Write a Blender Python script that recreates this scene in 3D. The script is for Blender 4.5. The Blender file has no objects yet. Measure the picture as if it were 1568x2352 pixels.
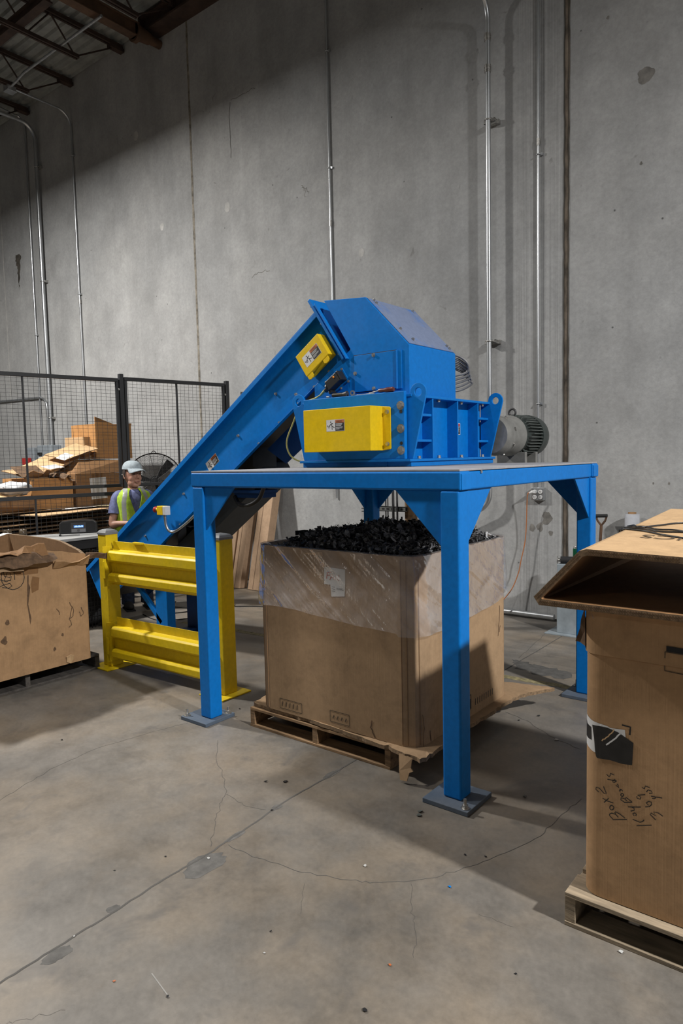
import bpy, bmesh, math, random
from mathutils import Vector, Matrix
random.seed(7)
S = bpy.context.scene
COL = S.collection

# ------------------------------------------------------------------ camera
YAW, PITCH, ROLL, CAM_H, F_PX = math.radians(38.563), math.radians(-4.492), math.radians(-1.259), 1.701, 1584.4
fw = Vector((-math.sin(YAW)*math.cos(PITCH), math.cos(YAW)*math.cos(PITCH), math.sin(PITCH)))
rt = Vector((math.cos(YAW), math.sin(YAW), 0)); up = rt.cross(fw)
r2 = rt*math.cos(ROLL)+up*math.sin(ROLL); u2 = -rt*math.sin(ROLL)+up*math.cos(ROLL)
cam = bpy.data.cameras.new('camera'); camo = bpy.data.objects.new('camera', cam); COL.objects.link(camo)
camo.matrix_world = Matrix(((r2.x,u2.x,-fw.x,0),(r2.y,u2.y,-fw.y,0),(r2.z,u2.z,-fw.z,CAM_H),(0,0,0,1)))
cam.sensor_fit = 'VERTICAL'; cam.sensor_height = 36.0; cam.lens = F_PX/2352*36.0; cam.clip_end = 200
S.camera = camo

# ------------------------------------------------------------------ light and exposure
W = bpy.data.worlds.new('hall_ambient'); S.world = W; W.use_nodes = True
W.node_tree.nodes['Background'].inputs[0].default_value = (0.93, 0.97, 1.0, 1)
W.node_tree.nodes['Background'].inputs[1].default_value = 0.065
S.view_settings.view_transform = 'Standard'; S.view_settings.look = 'None'
S.view_settings.exposure = 0.12; S.view_settings.gamma = 1.0; S.view_settings.use_curve_mapping = False

def high_bay(name, loc, power, size=0.45, col=(1.0, 0.97, 0.92), spread=150):
    l = bpy.data.lights.new(name, 'AREA'); l.shape = 'DISK'; l.size = size; l.energy = power
    l.color = col; l.spread = math.radians(spread)
    o = bpy.data.objects.new(name, l); o.location = loc; COL.objects.link(o); return o
high_bay('high_bay_or_fill_lamp', (-9.5, 1.75, 6.6), 960, spread=180)
high_bay('high_bay_or_fill_lamp', (5.8, 1.75, 6.6), 1750, col=(1.0, 0.985, 0.96), spread=180)
high_bay('high_bay_or_fill_lamp', (-3.2, 1.6, 6.8), 70)  # added overhead fill to keep the front floor bright, no known fixture
high_bay('high_bay_or_fill_lamp', (-2.6, -6.5, 6.9), 70)
high_bay('high_bay_or_fill_lamp', (-10.0, -5.5, 6.9), 70)

# ------------------------------------------------------------------ helpers
class MB:
    def __init__(s): s.v=[]; s.f=[]; s.sm=[]; s.mi=[]
    def add(s, vs, fs, smooth=False, mi=0):
        n=len(s.v); s.v += [tuple(v) for v in vs]
        for f in fs: s.f.append([i+n for i in f]); s.sm.append(smooth); s.mi.append(mi)
        return s
    def box(s, a, b, mi=0, M=None):
        x0,y0,z0=a; x1,y1,z1=b
        vs=[Vector(p) for p in ((x0,y0,z0),(x1,y0,z0),(x1,y1,z0),(x0,y1,z0),(x0,y0,z1),(x1,y0,z1),(x1,y1,z1),(x0,y1,z1))]
        if M is not None: vs=[M@v for v in vs]
        return s.add(vs, [(3,2,1,0),(4,5,6,7),(0,1,5,4),(1,2,6,5),(2,3,7,6),(3,0,4,7)], False, mi)
    def cyl(s, p0, p1, r0, r1=None, n=14, caps=True, mi=0, smooth=True):
        p0=Vector(p0); p1=Vector(p1); r1=r0 if r1 is None else r1
        d=(p1-p0).normalized(); a=d.orthogonal().normalized(); b=d.cross(a)
        vs=[]
        for p,r in ((p0,r0),(p1,r1)):
            for i in range(n):
                t=2*math.pi*i/n; vs.append(p+a*(r*math.cos(t))+b*(r*math.sin(t)))
        s.add(vs,[(i,(i+1)%n,n+(i+1)%n,n+i) for i in range(n)],smooth,mi)
        if caps: s.add(vs[:n],[tuple(reversed(range(n)))],False,mi); s.add(vs[n:],[tuple(range(n))],False,mi)
        return s
    def tube(s, pts, r, n=8, mi=0, caps=True, closed=False):
        P=[Vector(p) for p in pts]; R=r if isinstance(r,(list,tuple)) else [r]*len(P)
        vs=[]; m=len(P)
        t0=(P[1]-P[0]).normalized(); a=t0.orthogonal().normalized()
        for i,p in enumerate(P):
            t=(P[min(i+1,m-1)]-P[max(i-1,0)])
            t=t.normalized() if t.length>1e-9 else t0
            a=(a-t*a.dot(t)); a=a.normalized() if a.length>1e-6 else t.orthogonal().normalized()
            b=t.cross(a)
            for k in range(n):
                w=2*math.pi*k/n; vs.append(p+a*(R[i]*math.cos(w))+b*(R[i]*math.sin(w)))
        fs=[(i*n+k,i*n+(k+1)%n,(i+1)*n+(k+1)%n,(i+1)*n+k) for i in range(m-1) for k in range(n)]
        s.add(vs,fs,True,mi)
        if caps:
            s.add(vs[:n],[tuple(reversed(range(n)))],False,mi); s.add(vs[-n:],[tuple(range(n))],False,mi)
        return s
    def prism(s, poly, fn, t0, t1, mi=0):
        """polygon of (u,v) swept from t0 to t1; fn(u,v,t) -> point"""
        n=len(poly); vs=[fn(u,v,t0) for u,v in poly]+[fn(u,v,t1) for u,v in poly]
        return s.add(vs,[tuple(reversed(range(n))),tuple(range(n,2*n))]+[(i,(i+1)%n,n+(i+1)%n,n+i) for i in range(n)],False,mi)
    def ringprism(s, poly, c, r, fn, t0, t1, mi=0, n=40):
        """polygon (star shaped about c) with a round hole of radius r"""
        angs=[2*math.pi*i/n for i in range(n)]+[math.atan2(v-c[1],u-c[0])%(2*math.pi) for u,v in poly]
        angs=sorted(set(round(a,5) for a in angs)); out=[]; inn=[]
        for a in angs:
            d=(math.cos(a),math.sin(a)); best=None
            for i in range(len(poly)):
                p=poly[i]; q=poly[(i+1)%len(poly)]; e=(q[0]-p[0],q[1]-p[1]); den=d[0]*e[1]-d[1]*e[0]
                if abs(den)<1e-12: continue
                w=(p[0]-c[0],p[1]-c[1]); t=(w[0]*e[1]-w[1]*e[0])/den; k=(w[0]*d[1]-w[1]*d[0])/den
                if t>0 and -1e-6<=k<=1+1e-6 and (best is None or t>best): best=t
            out.append((c[0]+d[0]*best,c[1]+d[1]*best)); inn.append((c[0]+d[0]*r,c[1]+d[1]*r))
        m=len(angs); vs=[fn(u,v,t) for t in (t0,t1) for L in (out,inn) for u,v in L]; fs=[]
        for i in range(m):
            j=(i+1)%m
            fs += [(i,m+i,m+j,j),(2*m+i,2*m+j,3*m+j,3*m+i),(i,j,2*m+j,2*m+i),(m+i,3*m+i,3*m+j,m+j)]
        return s.add(vs,fs,False,mi)
    def ell(s, c, r, nu=16, nv=10, M=None, mi=0, fn=None):
        c=Vector(c); vs=[]; 
        for j in range(nv+1):
            ph=math.pi*j/nv
            for i in range(nu):
                th=2*math.pi*i/nu
                p=Vector((r[0]*math.sin(ph)*math.cos(th), r[1]*math.sin(ph)*math.sin(th), r[2]*math.cos(ph)))
                if fn: p=fn(p)
                if M is not None: p=M@p
                vs.append(c+p)
        return s.add(vs,[(j*nu+i,(j+1)*nu+i,(j+1)*nu+(i+1)%nu,j*nu+(i+1)%nu) for j in range(nv) for i in range(nu)],True,mi)
    def loft(s, rings, mi=0, caps=True, closed=True, smooth=True):
        n=len(rings[0]); vs=[p for r in rings for p in r]; k=n if closed else n-1
        s.add(vs,[(j*n+i,j*n+(i+1)%n,(j+1)*n+(i+1)%n,(j+1)*n+i) for j in range(len(rings)-1) for i in range(k)],smooth,mi)
        if caps and closed: s.add(rings[0],[tuple(reversed(range(n)))],smooth,mi); s.add(rings[-1],[tuple(range(n))],smooth,mi)
        return s
    def ribbon(s, pts, w, fn, mi=0):
        """flat stroke of width w along 2d points; fn(u,v)->point"""
        vs=[]; m=len(pts)
        for i,(u,v) in enumerate(pts):
            a=pts[max(i-1,0)]; b=pts[min(i+1,m-1)]; d=math.hypot(b[0]-a[0],b[1]-a[1]) or 1
            nx,ny=-(b[1]-a[1])/d*w/2,(b[0]-a[0])/d*w/2
            vs += [fn(u+nx,v+ny),fn(u-nx,v-ny)]
        return s.add(vs,[(2*i,2*i+1,2*i+3,2*i+2) for i in range(m-1)],False,mi)
    def poly(s, pts, fn, mi=0): return s.add([fn(u,v) for u,v in pts],[tuple(range(len(pts)))],False,mi)
    def text(s, txt, size, fn, mi=0, cx=False):
        cu=bpy.data.curves.new('t','FONT'); cu.body=txt; cu.size=size
        if cx: cu.align_x='CENTER'; cu.align_y='CENTER'
        o=bpy.data.objects.new('t',cu); COL.objects.link(o)
        bpy.context.view_layer.update()
        me=o.evaluated_get(bpy.context.evaluated_depsgraph_get()).to_mesh()
        vs=[fn(v.co.x,v.co.y) for v in me.vertices]; fs=[tuple(p.vertices) for p in me.polygons]
        s.add(vs,fs,False,mi); bpy.data.objects.remove(o); bpy.data.curves.remove(cu)
        return s
    def mesh(s, name, mats, off=Vector((0,0,0)), fix=True):
        me=bpy.data.meshes.new(name); me.from_pydata([Vector(v)-off for v in s.v],[],s.f)
        for m in (mats if isinstance(mats,(list,tuple)) else [mats]): me.materials.append(m)
        me.polygons.foreach_set('use_smooth',s.sm); me.polygons.foreach_set('material_index',s.mi)
        if fix:
            bm=bmesh.new(); bm.from_mesh(me); bmesh.ops.recalc_face_normals(bm,faces=bm.faces); bm.to_mesh(me); bm.free()
        me.update(); return me
    def build(s, name, mats, parent=None, bevel=0, seg=2, fix=True, origin=None):
        off=Vector((0,0,0)); p=parent
        while p is not None: off=off+p.location; p=p.parent
        if parent is None and origin is not None: off=Vector(origin)
        o=bpy.data.objects.new(name,s.mesh(name,mats,off,fix)); COL.objects.link(o)
        if parent is not None: o.parent=parent
        elif origin is not None: o.location=origin
        if bevel:
            b=o.modifiers.new('bevel','BEVEL'); b.width=bevel; b.segments=seg; b.limit_method='ANGLE'; b.angle_limit=math.radians(40)
        return o
def tag(o, label, cat, group=None, kind=None):
    if label: o['label']=label
    if cat: o['category']=cat
    if group: o['group']=group
    if kind: o['kind']=kind
    return o
def thing(name, loc, label, cat, group=None):
    o=bpy.data.objects.new(name,None); o.empty_display_size=0.1; o.location=loc; COL.objects.link(o)
    return tag(o,label,cat,group)
def copy_tree(o, parent=None):
    c=o.copy(); COL.objects.link(c)
    if parent is not None: c.parent=parent
    for ch in list(o.children): copy_tree(ch,c)
    return c
def arc(c, r, a0, a1, n, ax=(1,0,0), ay=(0,0,1)):
    c=Vector(c); ax=Vector(ax); ay=Vector(ay)
    return [c+ax*(r*math.cos(math.radians(a0+(a1-a0)*i/n)))+ay*(r*math.sin(math.radians(a0+(a1-a0)*i/n))) for i in range(n+1)]
def smooth_path(pts, n=6):
    P=[Vector(p) for p in pts]; out=[]
    for i in range(len(P)-1):
        a=P[max(i-1,0)]; b=P[i]; c=P[i+1]; d=P[min(i+2,len(P)-1)]
        for k in range(n):
            t=k/n; out.append(0.5*((2*b)+(c-a)*t+(2*a-5*b+4*c-d)*t*t+(3*b-a-3*c+d)*t**3))
    return out+[P[-1]]
XZ=lambda u,v,t:(u,t,v)      # polygon in x,z swept along y
YZ=lambda u,v,t:(t,u,v)      # polygon in y,z swept along x
XY=lambda u,v,t:(u,v,t)      # polygon in x,y swept along z

# ------------------------------------------------------------------ materials
class NT:
    def __init__(s,name):
        s.m=bpy.data.materials.new(name); s.m.use_nodes=True; s.t=s.m.node_tree; s.n=s.t.nodes
        s.b=s.n['Principled BSDF']; s.out=s.n['Material Output']; s.tc=s.n.new('ShaderNodeTexCoord')
    def link(s,a,b): s.t.links.new(a,b)
    def coord(s,scale=(1,1,1),rot=(0,0,0)):
        m=s.n.new('ShaderNodeMapping'); m.inputs['Scale'].default_value=scale; m.inputs['Rotation'].default_value=rot
        s.link(s.tc.outputs['Object'],m.inputs['Vector']); return m.outputs[0]
    def noise(s,scale,detail=4,rough=0.55,vec=None,dist=0):
        n=s.n.new('ShaderNodeTexNoise'); n.inputs['Scale'].default_value=scale; n.inputs['Detail'].default_value=detail
        n.inputs['Roughness'].default_value=rough; n.inputs['Distortion'].default_value=dist
        s.link(vec if vec is not None else s.tc.outputs['Object'],n.inputs['Vector']); return n.outputs['Fac']
    def vor(s,scale,vec=None,feature='F1'):
        n=s.n.new('ShaderNodeTexVoronoi'); n.inputs['Scale'].default_value=scale; n.feature=feature
        s.link(vec if vec is not None else s.tc.outputs['Object'],n.inputs['Vector']); return n.outputs['Distance']
    def ramp(s,x,stops):
        r=s.n.new('ShaderNodeValToRGB'); e=r.color_ramp.elements
        while len(e)<len(stops): e.new(0.5)
        for i,(p,c) in enumerate(stops):
            e[i].position=p; e[i].color=(c,c,c,1) if not isinstance(c,(tuple,list)) else (*c,1)
        s.link(x,r.inputs[0]); return r.outputs[0]
    def mix(s,fac,a,b,mode='MIX'):
        m=s.n.new('ShaderNodeMix'); m.data_type='RGBA'; m.blend_type=mode
        for inp,v in ((m.inputs[0],fac),(m.inputs[6],a),(m.inputs[7],b)):
            if isinstance(v,(int,float)): inp.default_value=v
            elif isinstance(v,(tuple,list)): inp.default_value=(*v,1) if len(v)==3 else v
            else: s.link(v,inp)
        return m.outputs[2]
    def math(s,op,a,b=0.0):
        m=s.n.new('ShaderNodeMath'); m.operation=op
        for i,v in ((0,a),(1,b)):
            if isinstance(v,(int,float)): m.inputs[i].default_value=v
            else: s.link(v,m.inputs[i])
        return m.outputs[0]
    def bump(s,h,strength=0.3,dist=0.01):
        b=s.n.new('ShaderNodeBump'); b.inputs['Strength'].default_value=strength; b.inputs['Distance'].default_value=dist
        s.link(h,b.inputs['Height']); s.link(b.outputs[0],s.b.inputs['Normal'])
    def col(s,c):
        if isinstance(c,(tuple,list)): s.b.inputs['Base Color'].default_value=(*c,1)
        else: s.link(c,s.b.inputs['Base Color'])
    def setp(s,rough=0.5,metal=0.0,spec=0.5):
        if isinstance(rough,(int,float)): s.b.inputs['Roughness'].default_value=rough
        else: s.link(rough,s.b.inputs['Roughness'])
        s.b.inputs['Metallic'].default_value=metal; s.b.inputs['Specular IOR Level'].default_value=spec
        return s.m
def simple(name,c,rough=0.5,metal=0.0,var=0.12,scale=14,spec=0.5,bump=0.0,bscale=60,stretch=(1,1,1)):
    t=NT(name); v=t.coord(stretch)
    f=t.noise(scale,5,0.6,v)
    t.col(t.mix(1.0,c,t.ramp(f,[(0.25,1-var*1.6),(0.75,1+var*0.6)]),'MULTIPLY'))
    if bump: t.bump(t.noise(bscale,3,0.6,v),bump,0.004)
    return t.setp(rough,metal,spec)
def paint(name,c,dust=0.12,rough=0.38,wear=0.0,dcol=(0.30,0.29,0.28),lo=0.35,hi=0.8):
    t=NT(name); a=t.noise(2.3,6,0.65); b=t.noise(35,3,0.6)
    k=t.mix(t.ramp(a,[(lo,0.0),(hi,dust)]),c,dcol)
    k=t.mix(1.0,k,t.ramp(b,[(0.3,0.9),(0.7,1.05)]),'MULTIPLY')
    if wear: k=t.mix(t.ramp(t.noise(9,6,0.75),[(0.66,0.0),(0.74,wear)]),k,(0.05,0.045,0.04))
    t.col(k); t.bump(t.noise(90,2,0.5),0.06,0.002)
    return t.setp(t.ramp(a,[(0.3,rough-0.06),(0.8,rough+0.18)]),0,0.22)
def cardboard(name,c,dirt=0.25,flute=(1,1,0),fs=150):
    t=NT(name); a=t.noise(1.7,6,0.65); b=t.noise(7,6,0.7); d=t.noise(40,3,0.6)
    k=t.mix(t.ramp(a,[(0.3,0.0),(0.75,dirt)]),c,tuple(x*0.55 for x in c))
    k=t.mix(1.0,k,t.ramp(b,[(0.25,0.74),(0.5,.98),(0.75,1.1)]),'MULTIPLY')
    g_=t.noise(2.6,5,.7,None,.8); k=t.mix(t.ramp(g_,[(.60,0),(.74,.45)]),k,tuple(x*.45 for x in c))
    k=t.mix(1.0,k,t.ramp(d,[(0.3,0.93),(0.7,1.04)]),'MULTIPLY')
    s=t.noise(1.0,2,0.5,t.coord((fs*flute[0]+.3,fs*flute[1]+.3,fs*flute[2]+.3)))
    k=t.mix(1.0,k,t.ramp(s,[(0.3,0.965),(0.7,1.025)]),'MULTIPLY')
    t.col(k); t.bump(t.math('ADD',s,t.math('MULTIPLY',b,2.0)),0.12,0.004)
    return t.setp(0.8,0,0.25)

def wall_material():
    t=NT('tilt_up_concrete')
    big=t.noise(0.45,6,0.62); mid=t.noise(2.2,7,0.68); fine=t.noise(26,4,0.7)
    st=t.noise(1.0,5,0.62,t.coord((5.5,1,0.12))); st2=t.noise(1.0,3,0.6,t.coord((70,1,0.35)))
    k=t.mix(t.ramp(big,[(0.3,0.0),(0.72,1.0)]),(0.315,0.322,0.328),(0.392,0.392,0.388))
    k=t.mix(1.0,k,t.ramp(st,[(0.25,0.92),(0.5,0.98),(0.66,1.02),(0.74,1.10)]),'MULTIPLY')
    k=t.mix(1.0,k,t.ramp(mid,[(0.25,0.80),(0.7,1.08)]),'MULTIPLY')
    blo=t.noise(1.0,4,0.6,t.coord((1.6,1,0.7))); k=t.mix(1.0,k,t.ramp(blo,[(0.28,0.84),(0.55,1.0),(0.75,1.07)]),'MULTIPLY')
    k=t.mix(1.0,k,t.ramp(fine,[(0.25,0.86),(0.75,1.09)]),'MULTIPLY')
    # board-marked band beside the wide joint
    sp=t.n.new('ShaderNodeSeparateXYZ'); t.link(t.tc.outputs['Object'],sp.inputs[0])
    band=t.math('MULTIPLY',t.ramp(t.math('ADD',t.math('MULTIPLY',sp.outputs[0],0.5),2.0),[(0.44,0.0),(0.5,1.0)]),t.ramp(t.math('ADD',t.math('MULTIPLY',sp.outputs[0],0.5),2.0),[(0.73,1.0),(0.745,0.0)]))
    k=t.mix(t.math('MULTIPLY',band,0.8),k,t.mix(1.0,k,t.ramp(st2,[(0.3,0.72),(0.7,1.14)]),'MULTIPLY'))
    pits=t.vor(3.1); k=t.mix(t.ramp(pits,[(0.018,0.8),(0.04,0.0)]),k,(0.05,0.05,0.05))
    spl=t.noise(5.5,3,0.5,None,1.5); k=t.mix(t.ramp(spl,[(0.70,0.0),(0.78,0.45)]),k,(0.12,0.115,0.11))
    t.col(k); t.bump(t.math('ADD',t.math('MULTIPLY',mid,1.4),t.math('ADD',fine,t.math('MULTIPLY',t.math('MULTIPLY',st2,band),1.6))),0.22,0.01)
    return t.setp(0.82,0,0.3)
def floor_material():
    t=NT('worn_concrete_floor')
    big=t.noise(0.7,7,0.66); mid=t.noise(3.0,7,0.7); fine=t.noise(45,4,0.7); warm=t.noise(1.3,5,0.6,t.coord((1,1,1),(0,0,1)))
    mop=t.noise(1.0,5,0.65,t.coord((0.8,9,1)))
    k=t.mix(t.ramp(big,[(0.32,0.0),(0.68,1.0)]),(0.080,0.073,0.064),(0.205,0.188,0.167))
    k=t.mix(t.ramp(warm,[(0.42,0.0),(0.68,0.75)]),k,(0.22,0.175,0.125))
    k=t.mix(1.0,k,t.ramp(mid,[(0.22,0.62),(0.5,0.98),(0.78,1.2)]),'MULTIPLY')
    k=t.mix(1.0,k,t.ramp(fine,[(0.25,0.86),(0.75,1.1)]),'MULTIPLY')
    sp=t.n.new('ShaderNodeSeparateXYZ'); t.link(t.tc.outputs['Object'],sp.inputs[0])
    far=t.ramp(t.math('MULTIPLY',sp.outputs[1],0.1),[(0.40,0.0),(0.55,1.0)])
    k=t.mix(far,k,t.mix(1.0,k,t.ramp(mop,[(0.25,0.72),(0.7,1.25)]),'MULTIPLY'))
    sp2=t.vor(2.6,t.coord((1,1,0))); k=t.mix(t.ramp(sp2,[(0.03,0.45),(0.085,0.0)]),k,(0.075,0.07,0.065))
    bl=t.noise(4.0,4,0.6,None,0.6); k=t.mix(t.ramp(bl,[(0.58,0.0),(0.72,0.6)]),k,(0.085,0.08,0.076))
    t.col(k); t.bump(t.math('ADD',mid,t.math('MULTIPLY',fine,0.5)),0.10,0.004)
    return t.setp(t.ramp(mid,[(0.3,0.42),(0.75,0.62)]),0,0.45)

M={}
M['wall']=wall_material(); M['floor']=floor_material()
M['crack']=simple('crack_dark',(0.085,0.08,0.074),0.9)
M['seam_dark']=simple('seam_dark_line',(0.05,0.046,0.04),0.9)  # dark lines along both edges of the wide panel joint
M['joint_grime']=simple('joint_grime',(0.115,0.11,0.103),0.9,var=0.3,scale=20)
M['stain']=simple('wall_stain',(0.215,0.205,0.19),0.9,var=0.4,scale=9)
M['drip']=simple('dark_drip_stain',(0.075,0.066,0.054),0.9,var=0.5,scale=9)
M['stain_light']=simple('wall_patch',(0.43,0.425,0.415),0.85,var=0.2,scale=9)
M['caulk']=simple('old_caulk',(0.25,0.225,0.185),0.85,var=0.5,scale=14)
M['rust_caulk']=simple('stained_joint_filler',(0.15,0.12,0.092),0.9,var=0.7,scale=9,bump=0.5,bscale=14,stretch=(1,1,.5))
M['yline']=simple('worn_yellow_line',(0.34,0.29,0.15),0.8,var=0.5,scale=25)
M['blue']=paint('blue_machine_paint',(0.0,0.155,0.52),dust=0.012,rough=0.42)
M['blue_dusty']=paint('blue_paint_dusty',(0.006,0.15,0.52),dust=0.85,rough=0.5,dcol=(0.20,0.225,0.30),lo=0.28,hi=0.48)
M['top_dusty']=paint('grey_dust_on_plate',(0.16,0.19,0.25),dust=0.9,rough=0.65,dcol=(0.33,0.325,0.34),lo=0.2,hi=0.5)
M['plate_dusty']=paint('dusty_grey_blue_plate',(0.07,0.10,0.145),dust=0.6,rough=0.6,dcol=(0.16,0.16,0.165))
M['blue_dark']=paint('darker_machine_blue',(0.003,0.05,0.19),dust=0.05,rough=0.45)  # darker copy of the machine blue for far and lower conveyor parts
M['yellow']=paint('yellow_safety_paint',(0.68,0.46,0.004),dust=0.05)
M['yellow_worn']=paint('yellow_rail_paint',(0.72,0.52,0.006),dust=0.16,wear=0.5,dcol=(0.36,0.32,0.18))
M['steel']=simple('zinc_bolt',(0.55,0.54,0.52),0.35,0.9,var=0.3,scale=40)
M['galv']=simple('galvanised_conduit',(0.55,0.57,0.59),0.33,0.85,var=0.2,scale=12,stretch=(1,1,.2))
M['dark_metal']=simple('dark_steel',(0.05,0.05,0.052),0.5,0.4)
M['black']=simple('black_plastic',(0.014,0.014,0.015),0.4)
M['black_matte']=simple('black_matte',(0.012,0.012,0.013),0.8)
M['fence']=simple('black_powder_coat',(0.022,0.023,0.026),0.5)
M['grey_pan']=simple('grey_sheet_metal',(0.07,0.085,0.105),0.55,0.2,var=0.2,scale=6)
M['grey_bin']=simple('dark_grey_tub',(0.05,0.053,0.062),0.7)
M['motor_grey']=simple('motor_grey_paint',(0.25,0.25,0.24),0.4,0.3,var=0.2)
M['motor_dark']=simple('motor_dark_green_grey',(0.032,0.042,0.04),0.45,0.1,var=0.2)
M['motor_fin']=simple('motor_fin_grey',(0.10,0.115,0.11),0.45,0.2,var=0.2)
M['card']=cardboard('cardboard_tan',(0.40,0.245,0.128),0.3)
M['card_mid']=cardboard('cardboard_weathered',(0.375,0.25,0.145),0.55)
M['card_light']=cardboard('cardboard_pale',(0.52,0.345,0.19),0.2)
M['card_orange']=cardboard('cardboard_orange',(0.44,0.225,0.085),0.25)
M['card_brown']=cardboard('cardboard_brown',(0.235,0.125,0.055),0.35)
M['card_pink']=cardboard('cardboard_pinkish',(0.42,0.285,0.185),0.2)
M['card_edge']=simple('cardboard_edge',(0.235,0.155,0.088),0.9,var=0.4,scale=60)
M['card_in']=cardboard('cardboard_inside',(0.26,0.155,0.08),0.4)
M['card_dark']=simple('torn_cardboard_fluting',(0.13,0.075,0.04),0.9,var=0.4,scale=30)
M['wood']=simple('pallet_wood',(0.30,0.185,0.095),0.8,var=0.45,scale=5,bump=0.3,bscale=18,stretch=(1,6,8))
M['wood_grey']=simple('weathered_pallet_wood',(0.30,0.235,0.16),0.85,var=0.4,scale=5,bump=0.3,bscale=18,stretch=(1,6,8))
M['wood_dark']=simple('dirty_pallet_wood',(0.085,0.075,0.067),0.85,var=0.4,scale=5,bump=0.3,bscale=18,stretch=(6,1,8))
M['scratch']=simple('pale_scratch',(0.27,0.26,0.245),0.7)
M['scrap_white']=simple('dull_white_scrap',(0.40,0.40,0.39),0.7)
M['paper']=simple('white_paper',(0.58,0.58,0.58),0.7,var=0.08)
M['ink']=simple('black_ink',(0.012,0.011,0.010),0.6)
M['ink_faint']=simple('faded_print',(0.10,0.068,0.04),0.8,var=0.5,scale=60)
M['ink_red']=simple('red_marker',(0.42,0.06,0.04),0.6)
M['spray']=simple('black_spray_paint',(0.012,0.011,0.011),0.5,var=0.5,scale=25)
M['orange_red']=simple('warning_orange',(0.42,0.12,0.04),0.5)
M['red']=simple('red_plastic',(0.40,0.03,0.025),0.4)
M['white_pl']=simple('white_plastic',(0.60,0.60,0.60),0.5)
M['roof_deck']=simple('galvanised_roof_deck',(0.36,0.375,0.36),0.5,0.3,var=0.3,scale=3)
M['joist']=simple('rust_primer_steel',(0.055,0.033,0.025),0.7,0.2,var=0.4,scale=6)
M['girder']=simple('brown_primer_girder',(0.11,0.06,0.033),0.7,0.1,var=0.4,scale=5)
M['grey_box']=simple('grey_electrical_enclosure',(0.24,0.27,0.30),0.5)
M['bollard']=simple('grey_blue_paint',(0.26,0.30,0.33),0.6,var=0.25,scale=7)
M['cable_yellow']=simple('yellow_cable',(0.50,0.46,0.15),0.5)
M['cable_orange']=simple('orange_cord_rubber',(0.40,0.15,0.055),0.6)
M['cable_grey']=simple('grey_flexible_conduit',(0.24,0.24,0.245),0.5,0.3)
# ------------------------------------------------------------------ floor, wall, roof
WY = 6.756
def jit(pts, a, n=4):
    out=[]
    for i in range(len(pts)-1):
        for k in range(n):
            t=k/n; out.append((pts[i][0]+(pts[i+1][0]-pts[i][0])*t+random.uniform(-a,a)*(1 if k else .3),pts[i][1]+(pts[i+1][1]-pts[i][1])*t+random.uniform(-a,a)*(1 if k else .3)))
    return out+[pts[-1]]
fl=MB(); fl.box((-24,-14,-0.12),(9,WY,0.0),0)
FZ=lambda z:(lambda u,v:(u,v,z))
joint=[(-2.21,-3.0),(-2.225,0.3),(-2.244,0.956),(-2.252,1.159),(-2.258,1.389),(-2.27,1.6),(-2.266,1.868),(-2.284,2.1),(-2.31,2.4),(-2.307,2.754),(-2.312,2.961),(-2.33,4.4),(-2.36,WY)]
fl.ribbon(jit(joint,0.003,8),0.009,FZ(0.0012),1)
for k,cr in enumerate(([(-3.40,1.2),(-3.499,1.548),(-3.568,1.719),(-3.634,1.929),(-3.664,2.194),(-3.616,2.466),(-3.563,2.692),(-3.536,2.783)],
 [(-3.163,2.708),(-2.984,2.534),(-2.807,2.425),(-2.606,2.27),(-2.545,2.177),(-2.437,2.054),(-2.299,1.906)],[(-2.602,2.272),(-2.448,2.248),(-2.331,2.281)],
 [(-2.248,1.965),(-2.074,1.969),(-1.875,1.999),(-1.688,2.065),(-1.581,2.115),(-1.474,2.205),(-1.391,2.303),(-1.313,2.452),(-1.239,2.625),(-1.173,2.841),(-1.165,3.081),(-1.142,3.278)],
 [(-1.445,2.209),(-1.359,2.074),(-1.282,1.983),(-1.218,1.868)],[(-1.788,1.955),(-1.678,1.806)],[(-1.949,4.136),(-1.771,4.076),(-1.567,3.924),(-1.354,3.846)],
 [(-2.385,5.316),(-2.453,5.789),(-2.51,6.209)],[(-1.145,2.203),(-1.012,2.213)],[(-2.076,0.877),(-2.031,0.935),(-1.965,1.027)])):
    fl.ribbon(jit(cr,0.008,6),(0.002,0.0018,0.0014,0.0028,0.001,0.0008,0.003,0.003,0.0008,0.001)[k],FZ(0.0009),1)
def blob(c, rx, ry, n=26, rough=0.25):
    ph=random.uniform(0,6); return [(c[0]+rx*math.cos(2*math.pi*i/n)*(1+rough*math.sin(3*i*2*math.pi/n+ph)*.5+random.uniform(-rough,rough)*.4),c[1]+ry*math.sin(2*math.pi*i/n)*(1+random.uniform(-rough,rough)*.5)) for i in range(n)]
for c,rx,ry in (((-2.215,1.14),.032,.055),((-2.275,1.40),.022,.026),((-2.215,1.80),.065,.10),((-2.275,2.03),.018,.06),((-2.305,2.33),.02,.035),((-2.31,2.76),.02,.07)):
    fl.poly(blob(c,rx,ry),FZ(0.0006),2)
fl.poly(jit([(-2.42,5.265),(-2.315,5.25),(-2.125,5.231),(-1.869,5.203),(-1.866,5.02),(-2.058,4.99),(-2.3,5.05),(-2.42,5.265)],0.03,6),FZ(0.0006),2)
fl.ribbon(jit([(-5.842,4.56),(-5.275,4.645),(-4.624,4.66),(-3.2,4.72),(-2.0,4.83),(-1.5,4.88)],0.012,8),0.075,FZ(0.0005),3)
fl.ribbon([(-1.877,1.285),(-1.747,1.256)],0.004,FZ(0.0008),4)
tag(fl.build('floor',[M['floor'],M['crack'],M['joint_grime'],M['yline'],M['scratch']],fix=False),None,None,kind='structure')

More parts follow.
